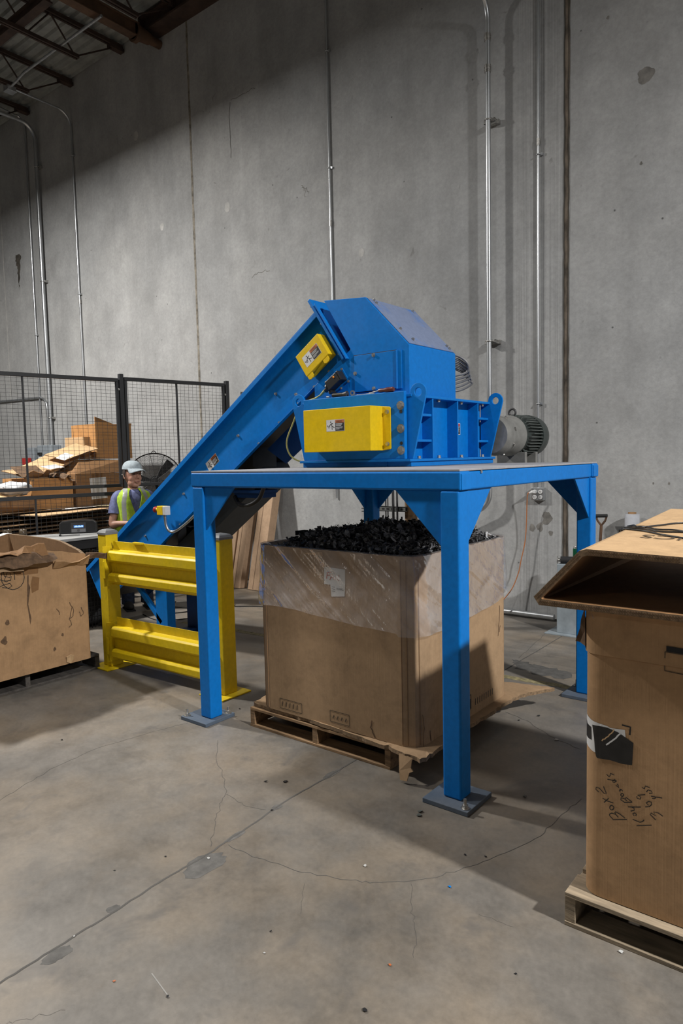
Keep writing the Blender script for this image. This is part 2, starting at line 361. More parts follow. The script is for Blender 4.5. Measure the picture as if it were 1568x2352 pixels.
wl=MB(); wl.box((-24,WY,0),(9,WY+0.25,9.5),0)
WF=lambda o:(lambda u,v:(u,WY-o,v))
wl.ribbon(jit([(-7.159,6.53),(-7.186,6.34),(-7.175,6.052),(-7.178,5.813)],0.008),0.010,WF(0.001),1)
wl.ribbon(jit([(-7.141,6.552),(-6.988,6.547),(-6.846,6.544),(-6.738,6.569),(-6.674,6.553)],0.012),0.010,WF(0.001),2)
for q in ([(-5.915,5.13),(-5.873,5.067),(-5.84,4.969)],[(-5.9,5.09),(-5.83,5.08),(-5.8,5.0)],[(-6.849,4.143),(-6.729,4.208),(-6.503,4.184)]): wl.ribbon(jit(q,0.02,5),0.007,WF(0.001),2)
wl.poly(jit([(-13.182,5.69),(-12.98,5.64),(-13.03,5.46),(-13.104,5.2),(-13.12,5.0),(-13.137,5.241),(-13.147,5.445),(-13.2,5.573),(-13.182,5.69)],0.03,4),WF(0.001),4)
for c,r in (((-8.727,5.235),.045),((-7.28,5.181),.055),((-9.275,6.719),.06),((-4.996,4.122),.04)): wl.poly(blob(c,r,r*1.2,20,.12),WF(0.0015),3)
wl.poly(blob((-1.82,5.036),.07,.07),WF(0.0012),2)
for c,r in (((-2.723,1.044),.05),((-2.792,0.952),.035),((-2.678,0.891),.022),((-2.876,0.939),.03),((-1.849,4.285),.012),((-1.575,1.405),.009),((-1.709,1.404),.008),((-2.151,5.652),.013)): wl.poly(blob(c,r,r*1.3,18,.4),WF(0.001),2)
wl.ribbon([(-13.69,2.6),(-13.67,7.9)],0.035,WF(0.001),3)
tag(wl.build('wall_back',[M['wall'],M['crack'],M['stain'],M['stain_light'],M['drip']],fix=False),None,None,kind='structure')
# panel joints: caulk bead in a shallow seam
def seam(name,x,w,mat,z1=8.1,amp=0.004,dark=False):
    b=MB(); n=90; L=[]; R=[]
    for side,Lst in ((-1,L),(1,R)):
        for i in range(n+1): Lst.append((x+side*(w/2+random.uniform(-amp,amp)),i/n*z1))
    vs=[]; 
    for i in range(n+1): vs += [(L[i][0],WY-.002,L[i][1]),(x-w*.12,WY+0.0-.001-random.uniform(.002,.007),L[i][1]),(x+w*.12,WY-.001-random.uniform(.001,.006),L[i][1]),(R[i][0],WY-.002,R[i][1])]
    b.add(vs,[(4*i+k,4*i+k+1,4*i+5+k,4*i+4+k) for i in range(n) for k in range(3)],True)
    if dark: b.ribbon(jit([(x-w*.38,0),(x-w*.36,z1)],w*.06,80),w*.16,WF(0.008),1); b.ribbon(jit([(x+w*.40,0),(x+w*.40,z1)],w*.05,80),w*.12,WF(0.008),1)
    return tag(b.build(name,[mat,M['seam_dark']],fix=False),None,None,kind='structure')
seam('trim_1',-2.53,0.055,M['rust_caulk'],dark=True)
seam('trim_2',-7.996,0.042,M['caulk'],7.9)

# roof deck: ribs run along the wall
dk=MB(); prof=[]; y=-9.0
while y<WY:
    prof += [(y,8.17),(y+.035,8.17),(y+.055,8.13),(y+.13,8.13),(y+.15,8.17)]; y+=.165
prof=[p for p in prof if p[0]<WY]+[(WY,8.17)]
n=len(prof); vs=[(-24,a,b) for a,b in prof]+[(9,a,b) for a,b in prof]
dk.add(vs,[(i,i+1,n+i+1,n+i) for i in range(n-1)]); dk.box((-24,-9,8.2),(9,WY,8.3))
tag(dk.build('ceiling',M['roof_deck'],fix=False),None,None,kind='structure')

def joist(x, label, proto=None):
    t=thing('bar_joist',(x,6.7,8.0),label,'roof joist','bar joists under the roof deck')
    y0=-7.0; ztop=8.10; zb=7.60; ye=5.97
    a=MB()
    for s in (-.045,.012): a.box((x+s,y0,ztop-.055),(x+s+.034,6.72,ztop)) ; 
    a.box((x-.05,6.5,ztop-.10),(x+.05,6.74,ztop-.05)); a.build('top_chord',M['joist'],t,bevel=.003)
    b=MB()
    for s in (-.040,.010): b.box((x+s,y0,zb),(x+s+.030,ye,zb+.05))
    b.build('bottom_chord',M['joist'],t,bevel=.003)
    w=MB(); w.cyl((x,ye-.03,zb+.03),(x,6.62,ztop-.05),.013,n=6)
    yy=ye-.05; k=0
    while yy>y0+.8:
        w.cyl((x,yy,zb+.03),(x,yy-.36,ztop-.04),.012,n=6); w.cyl((x,yy-.36,ztop-.04),(x,yy-.72,zb+.03),.012,n=6); yy-=.72
    w.build('web',M['joist'],t)
for x,l in ((-8.05,'dark steel bar joist just right of the thick brown girder'),(-9.5,'dark steel bar joist first to the left of the brown girder'),(-10.95,'dark steel bar joist second to the left of the brown girder'),(-12.4,'dark steel bar joist third to the left of the brown girder'),(-13.85,'dark steel bar joist farthest left, ending behind the thick bent conduit')):
    joist(x,l)
g=thing('roof_girder',(-8.6,6.6,7.8),'thick rust-brown roof girder running out from the concrete wall','girder')
b=MB(); b.box((-8.675,-7,7.885),(-8.525,6.35,7.905)); b.box((-8.675,-7,7.715),(-8.525,6.35,7.735)); b.box((-8.65,-7,7.735),(-8.55,6.33,7.885)); b.build('beam',M['girder'],g,bevel=.004)
b=MB(); b.cyl((-8.6,6.3,7.80),(-8.6,6.56,7.80),.11,.08,n=16); b.cyl((-8.6,6.56,7.80),(-8.6,6.75,7.80),.065,.06,n=16); b.cyl((-8.6,6.30,7.78),(-8.6,6.36,7.78),.125,n=16); b.build('end_fitting',M['girder'],g,bevel=.004)
b=MB(); b.box((-8.75,6.50,8.10),(9,WY,8.13)); b.box((-8.75,6.50,7.90),(9,WY,7.93)); b.box((-8.75,6.58,7.93),(9,6.60,8.10)); b.box((-8.76,6.50,7.90),(-8.72,WY,8.13))
tag(b.build('ledger_beam',M['joist'],origin=(-8.7,6.7,8.0)),'dark steel ledger beam along the top of the concrete wall','beam')
b=MB(); b.box((-22,5.02,7.65),(-8.70,5.14,7.67)); b.box((-22,5.02,7.76),(-8.70,5.14,7.78)); b.box((-22,5.05,7.67),(-8.70,5.11,7.76))
tag(b.build('cross_beam',M['joist'],origin=(-12,5.08,7.6)),'dark brown beam crossing below the joists at upper left','beam')

# ------------------------------------------------------------------ conduits and fittings on the wall
def pipe(name,pts,r,label,mat='galv',straps=(),coup=(),cat='conduit',y=None,stand=0.0):
    t=thing(name,pts[-1],label,cat)
    MB().tube(pts,r,12).build('tube',M[mat],t)
    for (x,z) in straps:
        s=MB(); yy=WY-stand
        if stand>.05:
            s.box((x-.075,WY-.045,z-.02),(x+.075,WY,z+.02)); s.box((x-.06,yy+r-.005,z-.018),(x+.06,WY-.04,z-.012)); s.box((x-.06,yy+r-.005,z+.012),(x+.06,WY-.04,z+.018)); s.box((x-.06,yy+r,z-.018),(x+.06,yy+r+.012,z+.018))
        s.tube([(x+(r+.006)*math.cos(a),yy-(r+.006)*math.sin(a),z) for a in [math.pi*i/8 for i in range(9)]],.006,6); s.box((x+r,WY-max(stand,.01),z-.012),(x+r+.03,WY-.001,z+.012))
        s.build('strap',M['steel'] if stand>.05 else M['galv'],t)
    for (x,z) in coup:
        c=MB(); yy=WY-stand; c.cyl((x,yy,z-.035),(x,yy,z+.035),r*1.28,n=12); c.cyl((x,yy,z-.02),(x,yy,z-.008),r*1.45,n=8); c.cyl((x,yy,z+.008),(x,yy,z+.02),r*1.45,n=8); c.build('coupling',M['steel'],t)
    return t
st=.13
pipe('conduit',[(-3.27,5.5,7.05),(-3.28,6.30,6.40)]+arc((-3.285,6.626-.25,6.0),.25,55,0,6,(0,1,0),(0,0,1))[0:]+[(-3.287,WY-st,4),(-3.287,WY-st,1.45)]+arc((-3.487+0.0,WY-st,1.30),.2,0,-75,8)+[(-3.52,WY-st,1.06),(-3.66,WY-st,1.0)],.026,'thick shiny conduit standing off the wall right of the blue machine, bent at top',straps=((-3.287,5.06),(-3.287,2.865)),coup=((-3.287,5.55),(-3.287,5.85)),stand=st)
pipe('conduit',[(-2.803,WY-.025,8.05),(-2.803,WY-.025,1.33)],.0125,'thin conduit running down to the wall outlet box',straps=((-2.803,4.62),(-2.803,2.2)),coup=((-2.803,4.74),),stand=.025)
pipe('conduit',[(-5.44,WY-.022,8.05),(-5.44,WY-.022,1.2)],.0125,'thin conduit down the middle of the wall behind the hood peak',straps=((-5.44,6.55),(-5.44,5.2)),coup=((-5.44,4.55),),stand=.022)
pipe('conduit',[(-12.16,3.0,7.74),(-12.13,6.35,7.72)]+arc((-12.13,6.42,7.45),.27,80,0,8,(0,1,0))+[(-12.13,WY-.066,2.05)],.034,'thick conduit at far left bending off the wall into the roof',straps=((-12.13,5.0),(-12.13,2.55),(-12.13,7.0)),stand=.066)
pipe('conduit',[(-12.54,6.2,8.02),(-12.54,6.55,7.98)]+arc((-12.54,6.53,7.8),.2,70,0,6,(0,1,0))+[(-12.54,WY-.026,2.05)],.0165,'thin conduit just left of the thick left conduit',straps=((-12.54,4.1),),stand=.026)
pipe('conduit',[(-10.99,5.72,7.6),(-11.02,6.45,7.6)]+arc((-11.02,6.48,7.35),.25,85,0,8,(0,1,0))+[(-11.02,WY-.026,1.6)],.0165,'thin conduit bending down the wall from the ceiling junction box',straps=((-11.02,4.6),(-11.02,6.9)),coup=((-11.02,4.48),),stand=.026)
pipe('conduit',[(-8.45,5.69,7.66),(-10.55,5.69,7.66),(-10.75,5.69,7.62),(-10.93,5.69,7.6)],.02,'conduit running below the joists to the ceiling junction box',)
pipe('conduit',[(-14.2,WY-.03,2.98),(-12.62,WY-.03,2.95)]+arc((-12.5,WY-.03,2.72),.22,90,0,8)+[(-12.26,WY-.03,2.04)],.02,'conduit elbow coming in from the left to the grey electrical boxes',stand=.03)
b=MB(); b.box((-11.06,5.62,7.53),(-10.92,5.76,7.67)); b.box((-11.065,5.615,7.525),(-10.915,5.765,7.535)); tag(b.build('junction_box',M['galv'],bevel=.004,origin=(-11,5.69,7.6)),'small square junction box under the roof joists','junction box')
pipe('floor_pipe',[(-7.0,WY-.06,.045),(-2.62,WY-.06,.045)],.03,'grey pipe lying along the foot of the concrete wall','dark_metal' if False else 'galv',cat='pipe')
# outlet with four sockets
t=thing('outlet_box',(-2.80,WY,1.29),'metal four-socket outlet box low on the wall behind the blue frame','outlet')
b=MB(); b.box((-2.865,WY-.05,1.225),(-2.735,WY-.001,1.355)); b.build('box',M['galv'],t,bevel=.004)
for px_,pz in ((-2.83,1.315),(-2.77,1.315),(-2.83,1.26),(-2.77,1.26)):
    b=MB(); b.cyl((px_,WY-.056,pz),(px_,WY-.048,pz),.021,n=16,mi=0); b.box((px_-.009,WY-.0575,pz-.004),(px_-.006,WY-.055,pz+.008),1); b.box((px_+.006,WY-.0575,pz-.004),(px_+.009,WY-.055,pz+.008),1); b.cyl((px_,WY-.0575,pz-.011),(px_,WY-.055,pz-.011),.003,n=8,mi=1)
    b.build('socket',[M['white_pl'],M['black']],t)
t=thing('extension_cord',(-3.1,WY-.05,.15),'orange-brown cord hanging from the outlet down behind the middle box','cord')
pts=smooth_path([(-2.835,WY-.075,1.315),(-2.87,WY-.12,1.30),(-2.89,WY-.10,1.2),(-2.905,WY-.08,1.0),(-2.925,WY-.07,.80),(-2.965,WY-.08,.60),(-3.0,WY-.08,.45),(-3.08,WY-.11,.26),(-3.25,WY-.2,.07),(-3.5,WY-.3,.012),(-4.1,6.2,.012),(-4.6,5.7,.012)],8)
MB().tube(pts,.0055,8).build('cable',M['cable_orange'],t)
b=MB(); b.box((-2.85,WY-.095,1.30),(-2.82,WY-.055,1.33)); b.cyl((-2.84,WY-.09,1.315),(-2.865,WY-.118,1.303),.012,.007,10); b.build('plug',M['white_pl'],t,bevel=.004)
# electrical boxes far left
t=thing('disconnect_switch',(-12.75,WY,1.8),'grey electrical switch box with red handle behind the mesh fence','switch box')
b=MB(); b.box((-12.95,WY-.16,1.62),(-12.62,WY,2.02)); b.build('enclosure',M['grey_box'],t,bevel=.01)
b=MB(); b.box((-12.93,WY-.24,1.70),(-12.70,WY-.17,1.83)); b.build('red_handle',M['red'],t,bevel=.01)
t=thing('disconnect_switch',(-12.2,WY,1.8),'larger grey electrical box to the right of the red-handled switch','switch box')
b=MB(); b.box((-12.42,WY-.20,1.50),(-11.92,WY,2.05)); b.build('enclosure',M['grey_box'],t,bevel=.012)
b=MB(); b.box((-12.36,WY-.205,1.66),(-12.22,WY-.199,1.84)); b.build('label_sheet',M['paper'],t)
b=MB(); b.box((-12.36,WY-.23,1.87),(-12.24,WY-.2,1.92)); b.build('lever',M['black'],t,bevel=.005)
t=thing('pull_box',(-12.54,WY,1.75),'dark narrow junction fitting between the two electrical boxes','fitting')
b=MB(); b.box((-12.59,WY-.1,1.55),(-12.48,WY,2.02)); b.build('housing',M['dark_metal'],t,bevel=.01)
# ------------------------------------------------------------------ blue support frame
TX0,TX1,TY0,TY1,TZ,LW = -3.507,-1.581,2.866,4.798,1.636,0.1016
frame=thing('steel_table',((TX0+TX1)/2,(TY0+TY1)/2,0),'tall blue steel table frame on four square legs carrying the shredder','machine stand')
b=MB(); b.box((TX0-.008,TY0+.004,TZ-.010),(TX1+.004,TY1-.004,TZ)); b.build('top_plate',M['top_dusty'],frame,bevel=.002)
zb=TZ-.102; zt=TZ-.0102
def beam(a,c):
    m=MB(); m.box(a,c); return m.build('beam',M['blue'],frame,bevel=.010,seg=3)
beam((TX0-.0106,TY0,zb),(TX1+.0106,TY0+LW,zt)); beam((TX0-.0106,TY1-LW,zb),(TX1+.0106,TY1,zt))
beam((TX0,TY0+LW,zb),(TX0+LW,TY1-LW,zt)); beam((TX1-LW,TY0+LW,zb),(TX1,TY1-LW,zt))
for sx in (0,1):
    for sy in (0,1):
        x0=TX1-LW if sx else TX0; y0=TY1-LW if sy else TY0
        m=MB(); m.box((x0,y0,.024),(x0+LW,y0+LW,zb)); leg=m.build('leg',M['blue'],frame,bevel=.010,seg=3)
        cx,cy=x0+LW/2,y0+LW/2; ox=.04 if not sx else 0.0
        m=MB(); m.box((cx-.125-ox,cy-.125,0.0),(cx+.125-ox,cy+.125,.024)); pl=m.build('base_plate',M['plate_dusty'],leg,bevel=.003)
        for ax,ay in (((-.095-ox,-.095),(.095-ox,.095)) if not sx else ((.095,-.095),(-.095,.095))):
            m=MB(); m.cyl((cx+ax,cy+ay,.024),(cx+ax,cy+ay,.027),.022,n=16); m.cyl((cx+ax,cy+ay,.027),(cx+ax,cy+ay,.042),.0155,n=6,smooth=False); m.cyl((cx+ax,cy+ay,.042),(cx+ax,cy+ay,.07),.008,n=10)
            m.build('anchor_bolt',M['steel'],leg)
        # triangular gusset plates to both beams
        gx=-1 if sx else 1; gy=-1 if sy else 1; G=.275
        ex=x0 if sx else x0+LW; ey=y0 if sy else y0+LW
        yg=(y0+LW-.028,y0+LW-.016) if sy else (y0+.016,y0+.028)
        m=MB(); m.prism([(ex,zb),(ex+gx*G,zb),(ex+gx*(G-.012),zb-.004),(ex,zb-G)],XZ,yg[0],yg[1]); m.build('gusset',M['blue'],frame,bevel=.002)
        xg=(x0+LW-.028,x0+LW-.016) if sx else (x0+.016,x0+.028)
        m=MB(); m.prism([(ey,zb),(ey+gy*G,zb),(ey+gy*(G-.012),zb-.004),(ey,zb-G)],YZ,xg[0],xg[1]); m.build('gusset',M['blue'],frame,bevel=.002)
        # corner end caps of the long beams
        m=MB(); xx=TX1+.0106 if sx else TX0-.0106
        m.box((xx-.002,y0+.006,zb+.004),(xx+.004,y0+LW-.006,zt-.012)); m.build('end_cap',M['blue'],frame,bevel=.003)
m=MB(); m.cyl((TX1-.001,3.09,TZ-.018),(TX1+.006,3.09,TZ-.018),.008,n=8); m.build('screw',M['steel'],frame)

# ------------------------------------------------------------------ warning stickers
def sticker(parent, P, w, h, kind='fall', name='warning_sticker'):
    """P(u,v,d) -> world point; u to the right, v up, origin at centre, d out of the surface"""
    m=MB(); f=lambda d:(lambda u,v:P(u,v,d))
    rect=lambda x0,y0,x1,y1:[(x0,y0),(x1,y0),(x1,y1),(x0,y1)]
    if kind=='fall':
        m.poly(rect(-w/2,-h/2,w/2,h/2),f(.0008),0)
        m.poly(rect(0.0,-h/2+.03*h,w/2-.02*w,h/2-.03*h),f(.0012),1)
        m.poly(rect(0.0,h/2-.28*h,w/2-.02*w,h/2-.03*h),f(.0015),2)
        s=h
        man=[[(-.21,.16),(-.27,.05)],[(-.21,.16),(-.11,.17)],[(-.21,.14),(-.17,-.02)],[(-.17,-.02),(-.16,-.36)],[(-.17,-.02),(-.09,-.13),(0-.03,-.18)],[(-.27,.05),(-.32,-.08)]]
        for q in man: m.ribbon([(a*w*1.0+(-.02*w),c*s) for a,c in q],.055*h,f(.0014),1)
        m.poly([(-.255*w+.055*h*math.cos(k),.30*s+.06*h*math.sin(k)) for k in [2*math.pi*i/10 for i in range(10)]],f(.0014),1)
        for q in ([(-.44,.05),(-.40,-.16),(-.35,-.20),(-.30,-.14),(-.34,.0)],[(-.45,-.02),(-.30,-.02)]): m.ribbon([(a*w,c*s) for a,c in q],.035*h,f(.0014),1)
        m.text('WARNING',.17*h,lambda u,v:P(u+.11*w,v+.335*h,.0018),1) if False else m.text('WARNING',.16*h,lambda u,v:P(u*.8+.06*w,v+.29*h,.0018),1)
        for k,(yy,l) in enumerate(((.13,.36),(.05,.34),(-.03,.30),(-.16,.38),(-.24,.36),(-.32,.20))):
            m.ribbon([(.03*w,yy*h),(.03*w+l*w,yy*h)],.035*h,f(.0016),0)
    else:
        m.poly(rect(-w/2,-h/2,w/2,h/2),f(.0008),0)
        m.poly(rect(-w/2+.05*w,h/2-.24*h,w/2-.05*w,h/2-.04*h),f(.0012),2)
        m.text('DANGER',.12*h,lambda u,v:P(u*.9-.36*w,v+.33*h,.0016),0)
        m.poly(rect(-w/2+.06*w,-h/2+.05*h,w/2-.06*w,h/2-.27*h),f(.0012),1)
        for yy,l in ((.15,.7),(.05,.6),(-.03,.66),(-.14,.6),(-.24,.68),(-.34,.3)): m.ribbon([(-.38*w,yy*h),(-.38*w+l*w,yy*h)],.035*h,f(.0016),0)
    return m.build(name,[M['white_pl'],M['ink'],M['orange_red'] if kind=='fall' else M['red']],parent,fix=False)

def hexbolt(m,p,d,r=.012,h=.009,mi=0):
    p=Vector(p); d=Vector(d); m.cyl(p,p+d*.002,r*1.35,n=12,mi=mi); m.cyl(p+d*.002,p+d*h,r,n=6,mi=mi,smooth=False)

def bolts(lst,parent,name='bolt'):
    """each (point, direction, radius, height) becomes one hex bolt of its own"""
    for p,d,r,h in lst:
        b=MB(); hexbolt(b,p,d,r,h); b.build(name,M['steel'],parent)
# ------------------------------------------------------------------ shredder
XR,XL,YF,YB = -2.35,-3.255,3.64,4.80        # outline of the cutting chamber
sh=thing('shredder',(-2.80,4.2,TZ),'blue industrial shredder with hood and yellow guard on top of the frame','shredder')
z0,z1=1.685,2.085
m=MB(); m.box((XL,YF+.02,TZ+.001),(XR,YB-.005,1.668)); m.box((XL-.005,YF-.01,1.668),(XR+.012,YB+.01,z0)); m.box((XL+.72,YF+.012,TZ+.001),(XL+.725,YF+.02,1.668))
m.build('base_frame',M['blue'],sh,bevel=.003)
xs=XR-.085
m=MB(); m.box((XL+.03,YF+.06,z0),(xs,YB-.05,z1)); m.build('chamber',M['blue'],sh,bevel=.002)
m=MB(); m.box((XL+.035,YF,z0),(XR-.035,YF+.03,z1+.022)); m.build('front_plate',M['blue'],sh,bevel=.003)
m=MB(); m.box((XL,YF+.03,z1-.012),(XR,YB-.02,z1+.004)); m.build('top_flange',M['blue'],sh,bevel=.002)
# lifting lugs: tapered plates with an eye
def lug(y,side):
    s=1 if side>0 else -1; xe=XR if side>0 else XL; t=.016
    xo=xe+s*.095; cxl=xe+s*.045
    top=[(cxl+s*.058*math.cos(a),z1+.010+.058*math.sin(a)) for a in [math.radians(-10+i*12) for i in range(17)]]
    poly=[(xe+s*.002,z0),(xe-s*.075,z0),(xe-s*.075,z1-.02)]+list(reversed(top))
    if s<0: pass
    k=MB(); k.ringprism(poly,(cxl,z1+.012),.026,XZ,y,y+t); k.build('lifting_lug',M['blue'],sh,bevel=.002)
lug(YF+.035,1); lug(YB-.06,1); lug(YF+.035,-1); lug(YB-.06,-1)
# vertical and horizontal stiffeners on the side wall
for yr in (3.935,4.265,4.565):
    m=MB(); m.box((xs-.001,yr-.007,z0),(XR-.004,yr+.007,z1-.012)); m.build('stiffener',M['blue'],sh,bevel=.0015)
for ya,yb in ((YF+.051,3.928),(4.572,YB-.06)):
    for zr in (1.80,1.965):
        m=MB(); m.box((xs-.001,ya,zr-.008),(XR-.012,yb,zr+.008)); m.build('stiffener',M['blue'],sh,bevel=.0015)
# bolts on side wall, flanges and front plate
for p in ((xs,4.00,1.72),(xs,4.02,2.03),(xs,4.0,1.735),(xs,4.33,1.71),(xs,4.63,1.985),(xs,4.66,1.85),(xs,4.64,1.725)):
    m=MB(); hexbolt(m,p,(1,0,0),.013,.02); m.build('bolt',M['steel'],sh)
for yy in (3.80,4.05,4.36,4.68):
    bolts([((XR-.03,yy,z0),(0,0,1),.012,.018),((XR-.03,yy,z1-.012),(0,0,-1),.012,.016)],sh)
for zz in (2.02,1.876,1.74):
    m=MB(); hexbolt(m,(-2.412,YF,zz),(0,-1,0),.021,.016); m.build('bolt',M['steel'],sh)
for zz in (1.982,1.784):
    m=MB(); m.cyl((-2.409,YF-.0015,zz),(-2.409,YF,zz),.011,n=14); m.build('bolt_hole',M['black_matte'],sh)
# yellow gear guard
m=MB(); gx0,gx1,gy=-3.10,-2.545,3.50; gz0,gz1=1.742,2.022
m.box((gx0,gy,gz0),(gx1,YF-.002,gz1)); m.prism([(gx1-.002,gz0),(gx1-.002,gz1),(gx1+.058,gz1-.006),(gx1+.062,gz1-.012),(gx1+.062,gz0+.012),(gx1+.058,gz0+.006)],XZ,YF-.008,YF-.002)
guard=m.build('gear_guard',M['yellow'],sh,bevel=.004)
sticker(guard,lambda u,v,d:(-2.825+u,gy-d,1.911+v),.150,.075)
bolts([((gx1+.036,YF-.008,zz),(0,-1,0),.011,.012) for zz in (1.985,1.782)],guard,'guard_bolt')
sticker(sh,lambda u,v,d:(xs+d,4.405+u,1.888+v),.075,.082,'danger','danger_sticker')
# hood
hy0,hy1=3.78,4.38; hx=-2.433
hp=[(-3.19,z1+.004),(hx,z1+.004),(hx,2.413),(-2.773,2.763),(-3.135,2.795),(-2.915,2.43),(-3.19,2.20)]
hp=[(-3.235,z1+.004),(hx,z1+.004),(hx,2.413),(-2.773,2.763),(-3.13,2.795),(-2.905,2.435),(-3.235,2.215)]
m=MB(); m.prism(hp,XZ,hy0,hy1); m.build('hood',M['blue'],sh,bevel=.003)
n_=Vector((.717,0,.697)); t_=Vector((.697,0,-.717))
def lidp(s,y,d): return Vector((-2.773,y,2.763))+t_*s+n_*d
m=MB(); L=.488
for (a,c,d0,d1) in ((.012,L-.012,.0,.006),):
    vs=[lidp(s,y,d) for d in (d0,d1) for s,y in ((a,hy0+.012),(c,hy0+.012),(c,hy1-.012),(a,hy1-.012))]
    m.add(vs,[(3,2,1,0),(4,5,6,7),(0,1,5,4),(1,2,6,5),(2,3,7,6),(3,0,4,7)])
lid=m.build('sloped_lid',M['blue_dusty'],sh,bevel=.002)
bolts([(lidp(s,y,.006),n_,.009,.012) for s,y in ((.03,hy0+.06),(.06,hy0+.06),(.03,hy1-.06),(.33,hy0+.06),(.45,hy1-.05),(.42,hy1-.05),(.43,hy0+.10))],lid,'lid_bolt')
m=MB(); m.box((-2.877,hy0-.0012,2.138),(-2.528,hy0-.0002,2.391)); m.build('door_gap',M['ink'],sh)
m=MB(); m.box((-2.872,hy0-.007,2.143),(-2.533,hy0-.0005,2.386)); door=m.build('access_door',M['blue'],sh,bevel=.0015)
m=MB(); m.cyl((-2.524,hy0-.008,2.14),(-2.524,hy0-.008,2.387),.0065,n=10); m.box((-2.517,hy0-.006,2.14),(-2.487,hy0-.0005,2.387)); m.build('hinge',M['blue'],door)
bolts([((a,hy0-.007,c),(0,-1,0),.010,.012) for a,c in ((-2.707,2.375),(-2.862,2.268),(-2.709,2.156))],door,'door_bolt')
# sensor with yellow cable
ang=math.radians(33); du=Vector((math.cos(ang),0,math.sin(ang))); dv=Vector((-math.sin(ang),0,math.cos(ang))); sc=Vector((-3.015,hy0,2.222))
R_=Matrix(((du.x,0,dv.x,sc.x),(0,1,0,sc.y),(du.z,0,dv.z,sc.z),(0,0,0,1)))
m=MB(); m.box((-.075,-.006,-.06),(.085,-.0005,.06),M=R_); sp=m.build('sensor_plate',M['blue'],sh,bevel=.002)
m=MB(); m.box((-.055,-.075,-.032),(.06,-.006,.034),M=R_); m.box((.06,-.07,-.036),(.075,-.006,.038),M=R_); m.cyl(R_@Vector((-.055,-.04,0)),R_@Vector((-.10,-.04,0)),.022,.016,12); m.box((-.075,-.06,-.05),(-.05,-.006,-.03),M=R_); m.box((-.062,-.06,.034),(-.045,-.01,.046),M=R_)
m.cyl(R_@Vector((-.058,-.04,0)),R_@Vector((-.07,-.04,0)),.034,.034,12)
sens=m.build('sensor',M['black'],sh,bevel=.003)
m=MB(); m.ell(R_@Vector((.03,-.076,.015)),(.008,.003,.008)); m.build('status_light',simple('amber_lens',(.75,.25,.03),.3),sens)
bolts([(R_@Vector((a,-.006,c)),(0,-1,0),.007,.010) for a,c in ((-.068,-.052),(.0,-.052),(.078,-.052),(-.068,.052),(.01,.052),(.078,.052))],sh)
m=MB(); m.cyl((-3.105,3.738,2.170),(-3.148,3.738,2.138),.011,.007,10)
m.tube(smooth_path([(-3.14,3.738,2.143),(-3.19,3.73,2.122),(-3.262,3.71,2.10),(-3.315,3.70,2.06),(-3.375,3.70,1.96),(-3.44,3.70,1.84),(-3.44,3.71,1.755),(-3.40,3.73,1.70),(-3.33,3.77,1.672),(-3.26,3.80,1.668)],8),.0062,8)
m.build('sensor_cable',M['cable_yellow'],sens)
# bracket bits on the left of the chamber
m=MB(); m.box((-3.30,3.70,1.70),(-3.262,3.72,1.735)); m.box((-3.29,3.72,1.645),(-3.258,3.76,1.668)); m.build('bracket',M['white_pl'],sh,bevel=.002)
# motor
mx,mz=-2.372,1.845; MS=.90; my0=4.83
mo=MB(); prof=[(4.80,.15),(4.84,.165),(4.87,.172),(4.90,.168),(4.99,.158),(5.02,.164),(5.06,.176),(5.10,.178),(5.115,.170)]
def revolve(b,prof,cx,cz,n=40,mi=0):
    b.loft([[Vector((cx+MS*r*math.cos(2*math.pi*i/n),y,cz+MS*r*math.sin(2*math.pi*i/n))) for i in range(n)] for y,r in prof],mi)
revolve(mo,prof,mx,mz); fl_=mo.build('gearbox_housing',M['motor_grey'],sh)
for k in range(8):
    a=2*math.pi*k/8+.3; mo=MB()
    mo.cyl((mx+.135*math.cos(a),4.92,mz+.135*math.sin(a)),(mx+.160*math.cos(a),4.92,mz+.160*math.sin(a)),.014,n=12)
    mo.build('flange_bolt',M['steel'],fl_)
mo=MB(); revolve(mo,[(5.11,.155),(5.14,.158),(5.40,.158),(5.43,.15)],mx,mz); mt=mo.build('motor_body',M['motor_dark'],sh)
for k in range(40):
    a=2*math.pi*(k+.5)/40; f=MB(); d=Vector((math.cos(a),0,math.sin(a))); q=Vector((-math.sin(a),0,math.cos(a)))
    c=Vector((mx,0,mz)); vs=[]
    y0_=5.17 if k%5 else 5.22
    for yy in (y0_,5.40):
        for r in (.15*MS,.188*MS):
            for w in (-.0035,.0035): vs.append(c+Vector((0,yy,0))+d*r+q*w)
    f.add(vs,[(0,1,3,2),(4,6,7,5),(0,4,5,1),(2,3,7,6),(0,2,6,4),(1,5,7,3)]); f.build('cooling_fin',M['motor_fin'],mt)
mo=MB(); revolve(mo,[(5.395,.192),(5.47,.192),(5.53,.182),(5.565,.15),(5.575,.10),(5.577,.02)],mx,mz); mo.build('fan_cover',M['motor_dark'],sh)
mo=MB(); mo.tube(arc((mx,5.18,mz+.185),.028,-40,220,10),.009,8); mo.cyl((mx,5.18,mz+.13),(mx,5.18,mz+.168),.016,n=10); mo.build('lifting_eye',M['dark_metal'],sh)
mo=MB(); mo.box((mx-.12,5.15,TZ-.04),(mx+.12,5.19,mz-.13)); mo.box((mx-.12,5.36,TZ-.04),(mx+.12,5.40,mz-.13)); mo.box((mx-.13,4.75,TZ-.05),(mx+.13,5.42,TZ-.035)); mo.build('motor_foot',M['motor_grey'],sh,bevel=.003)
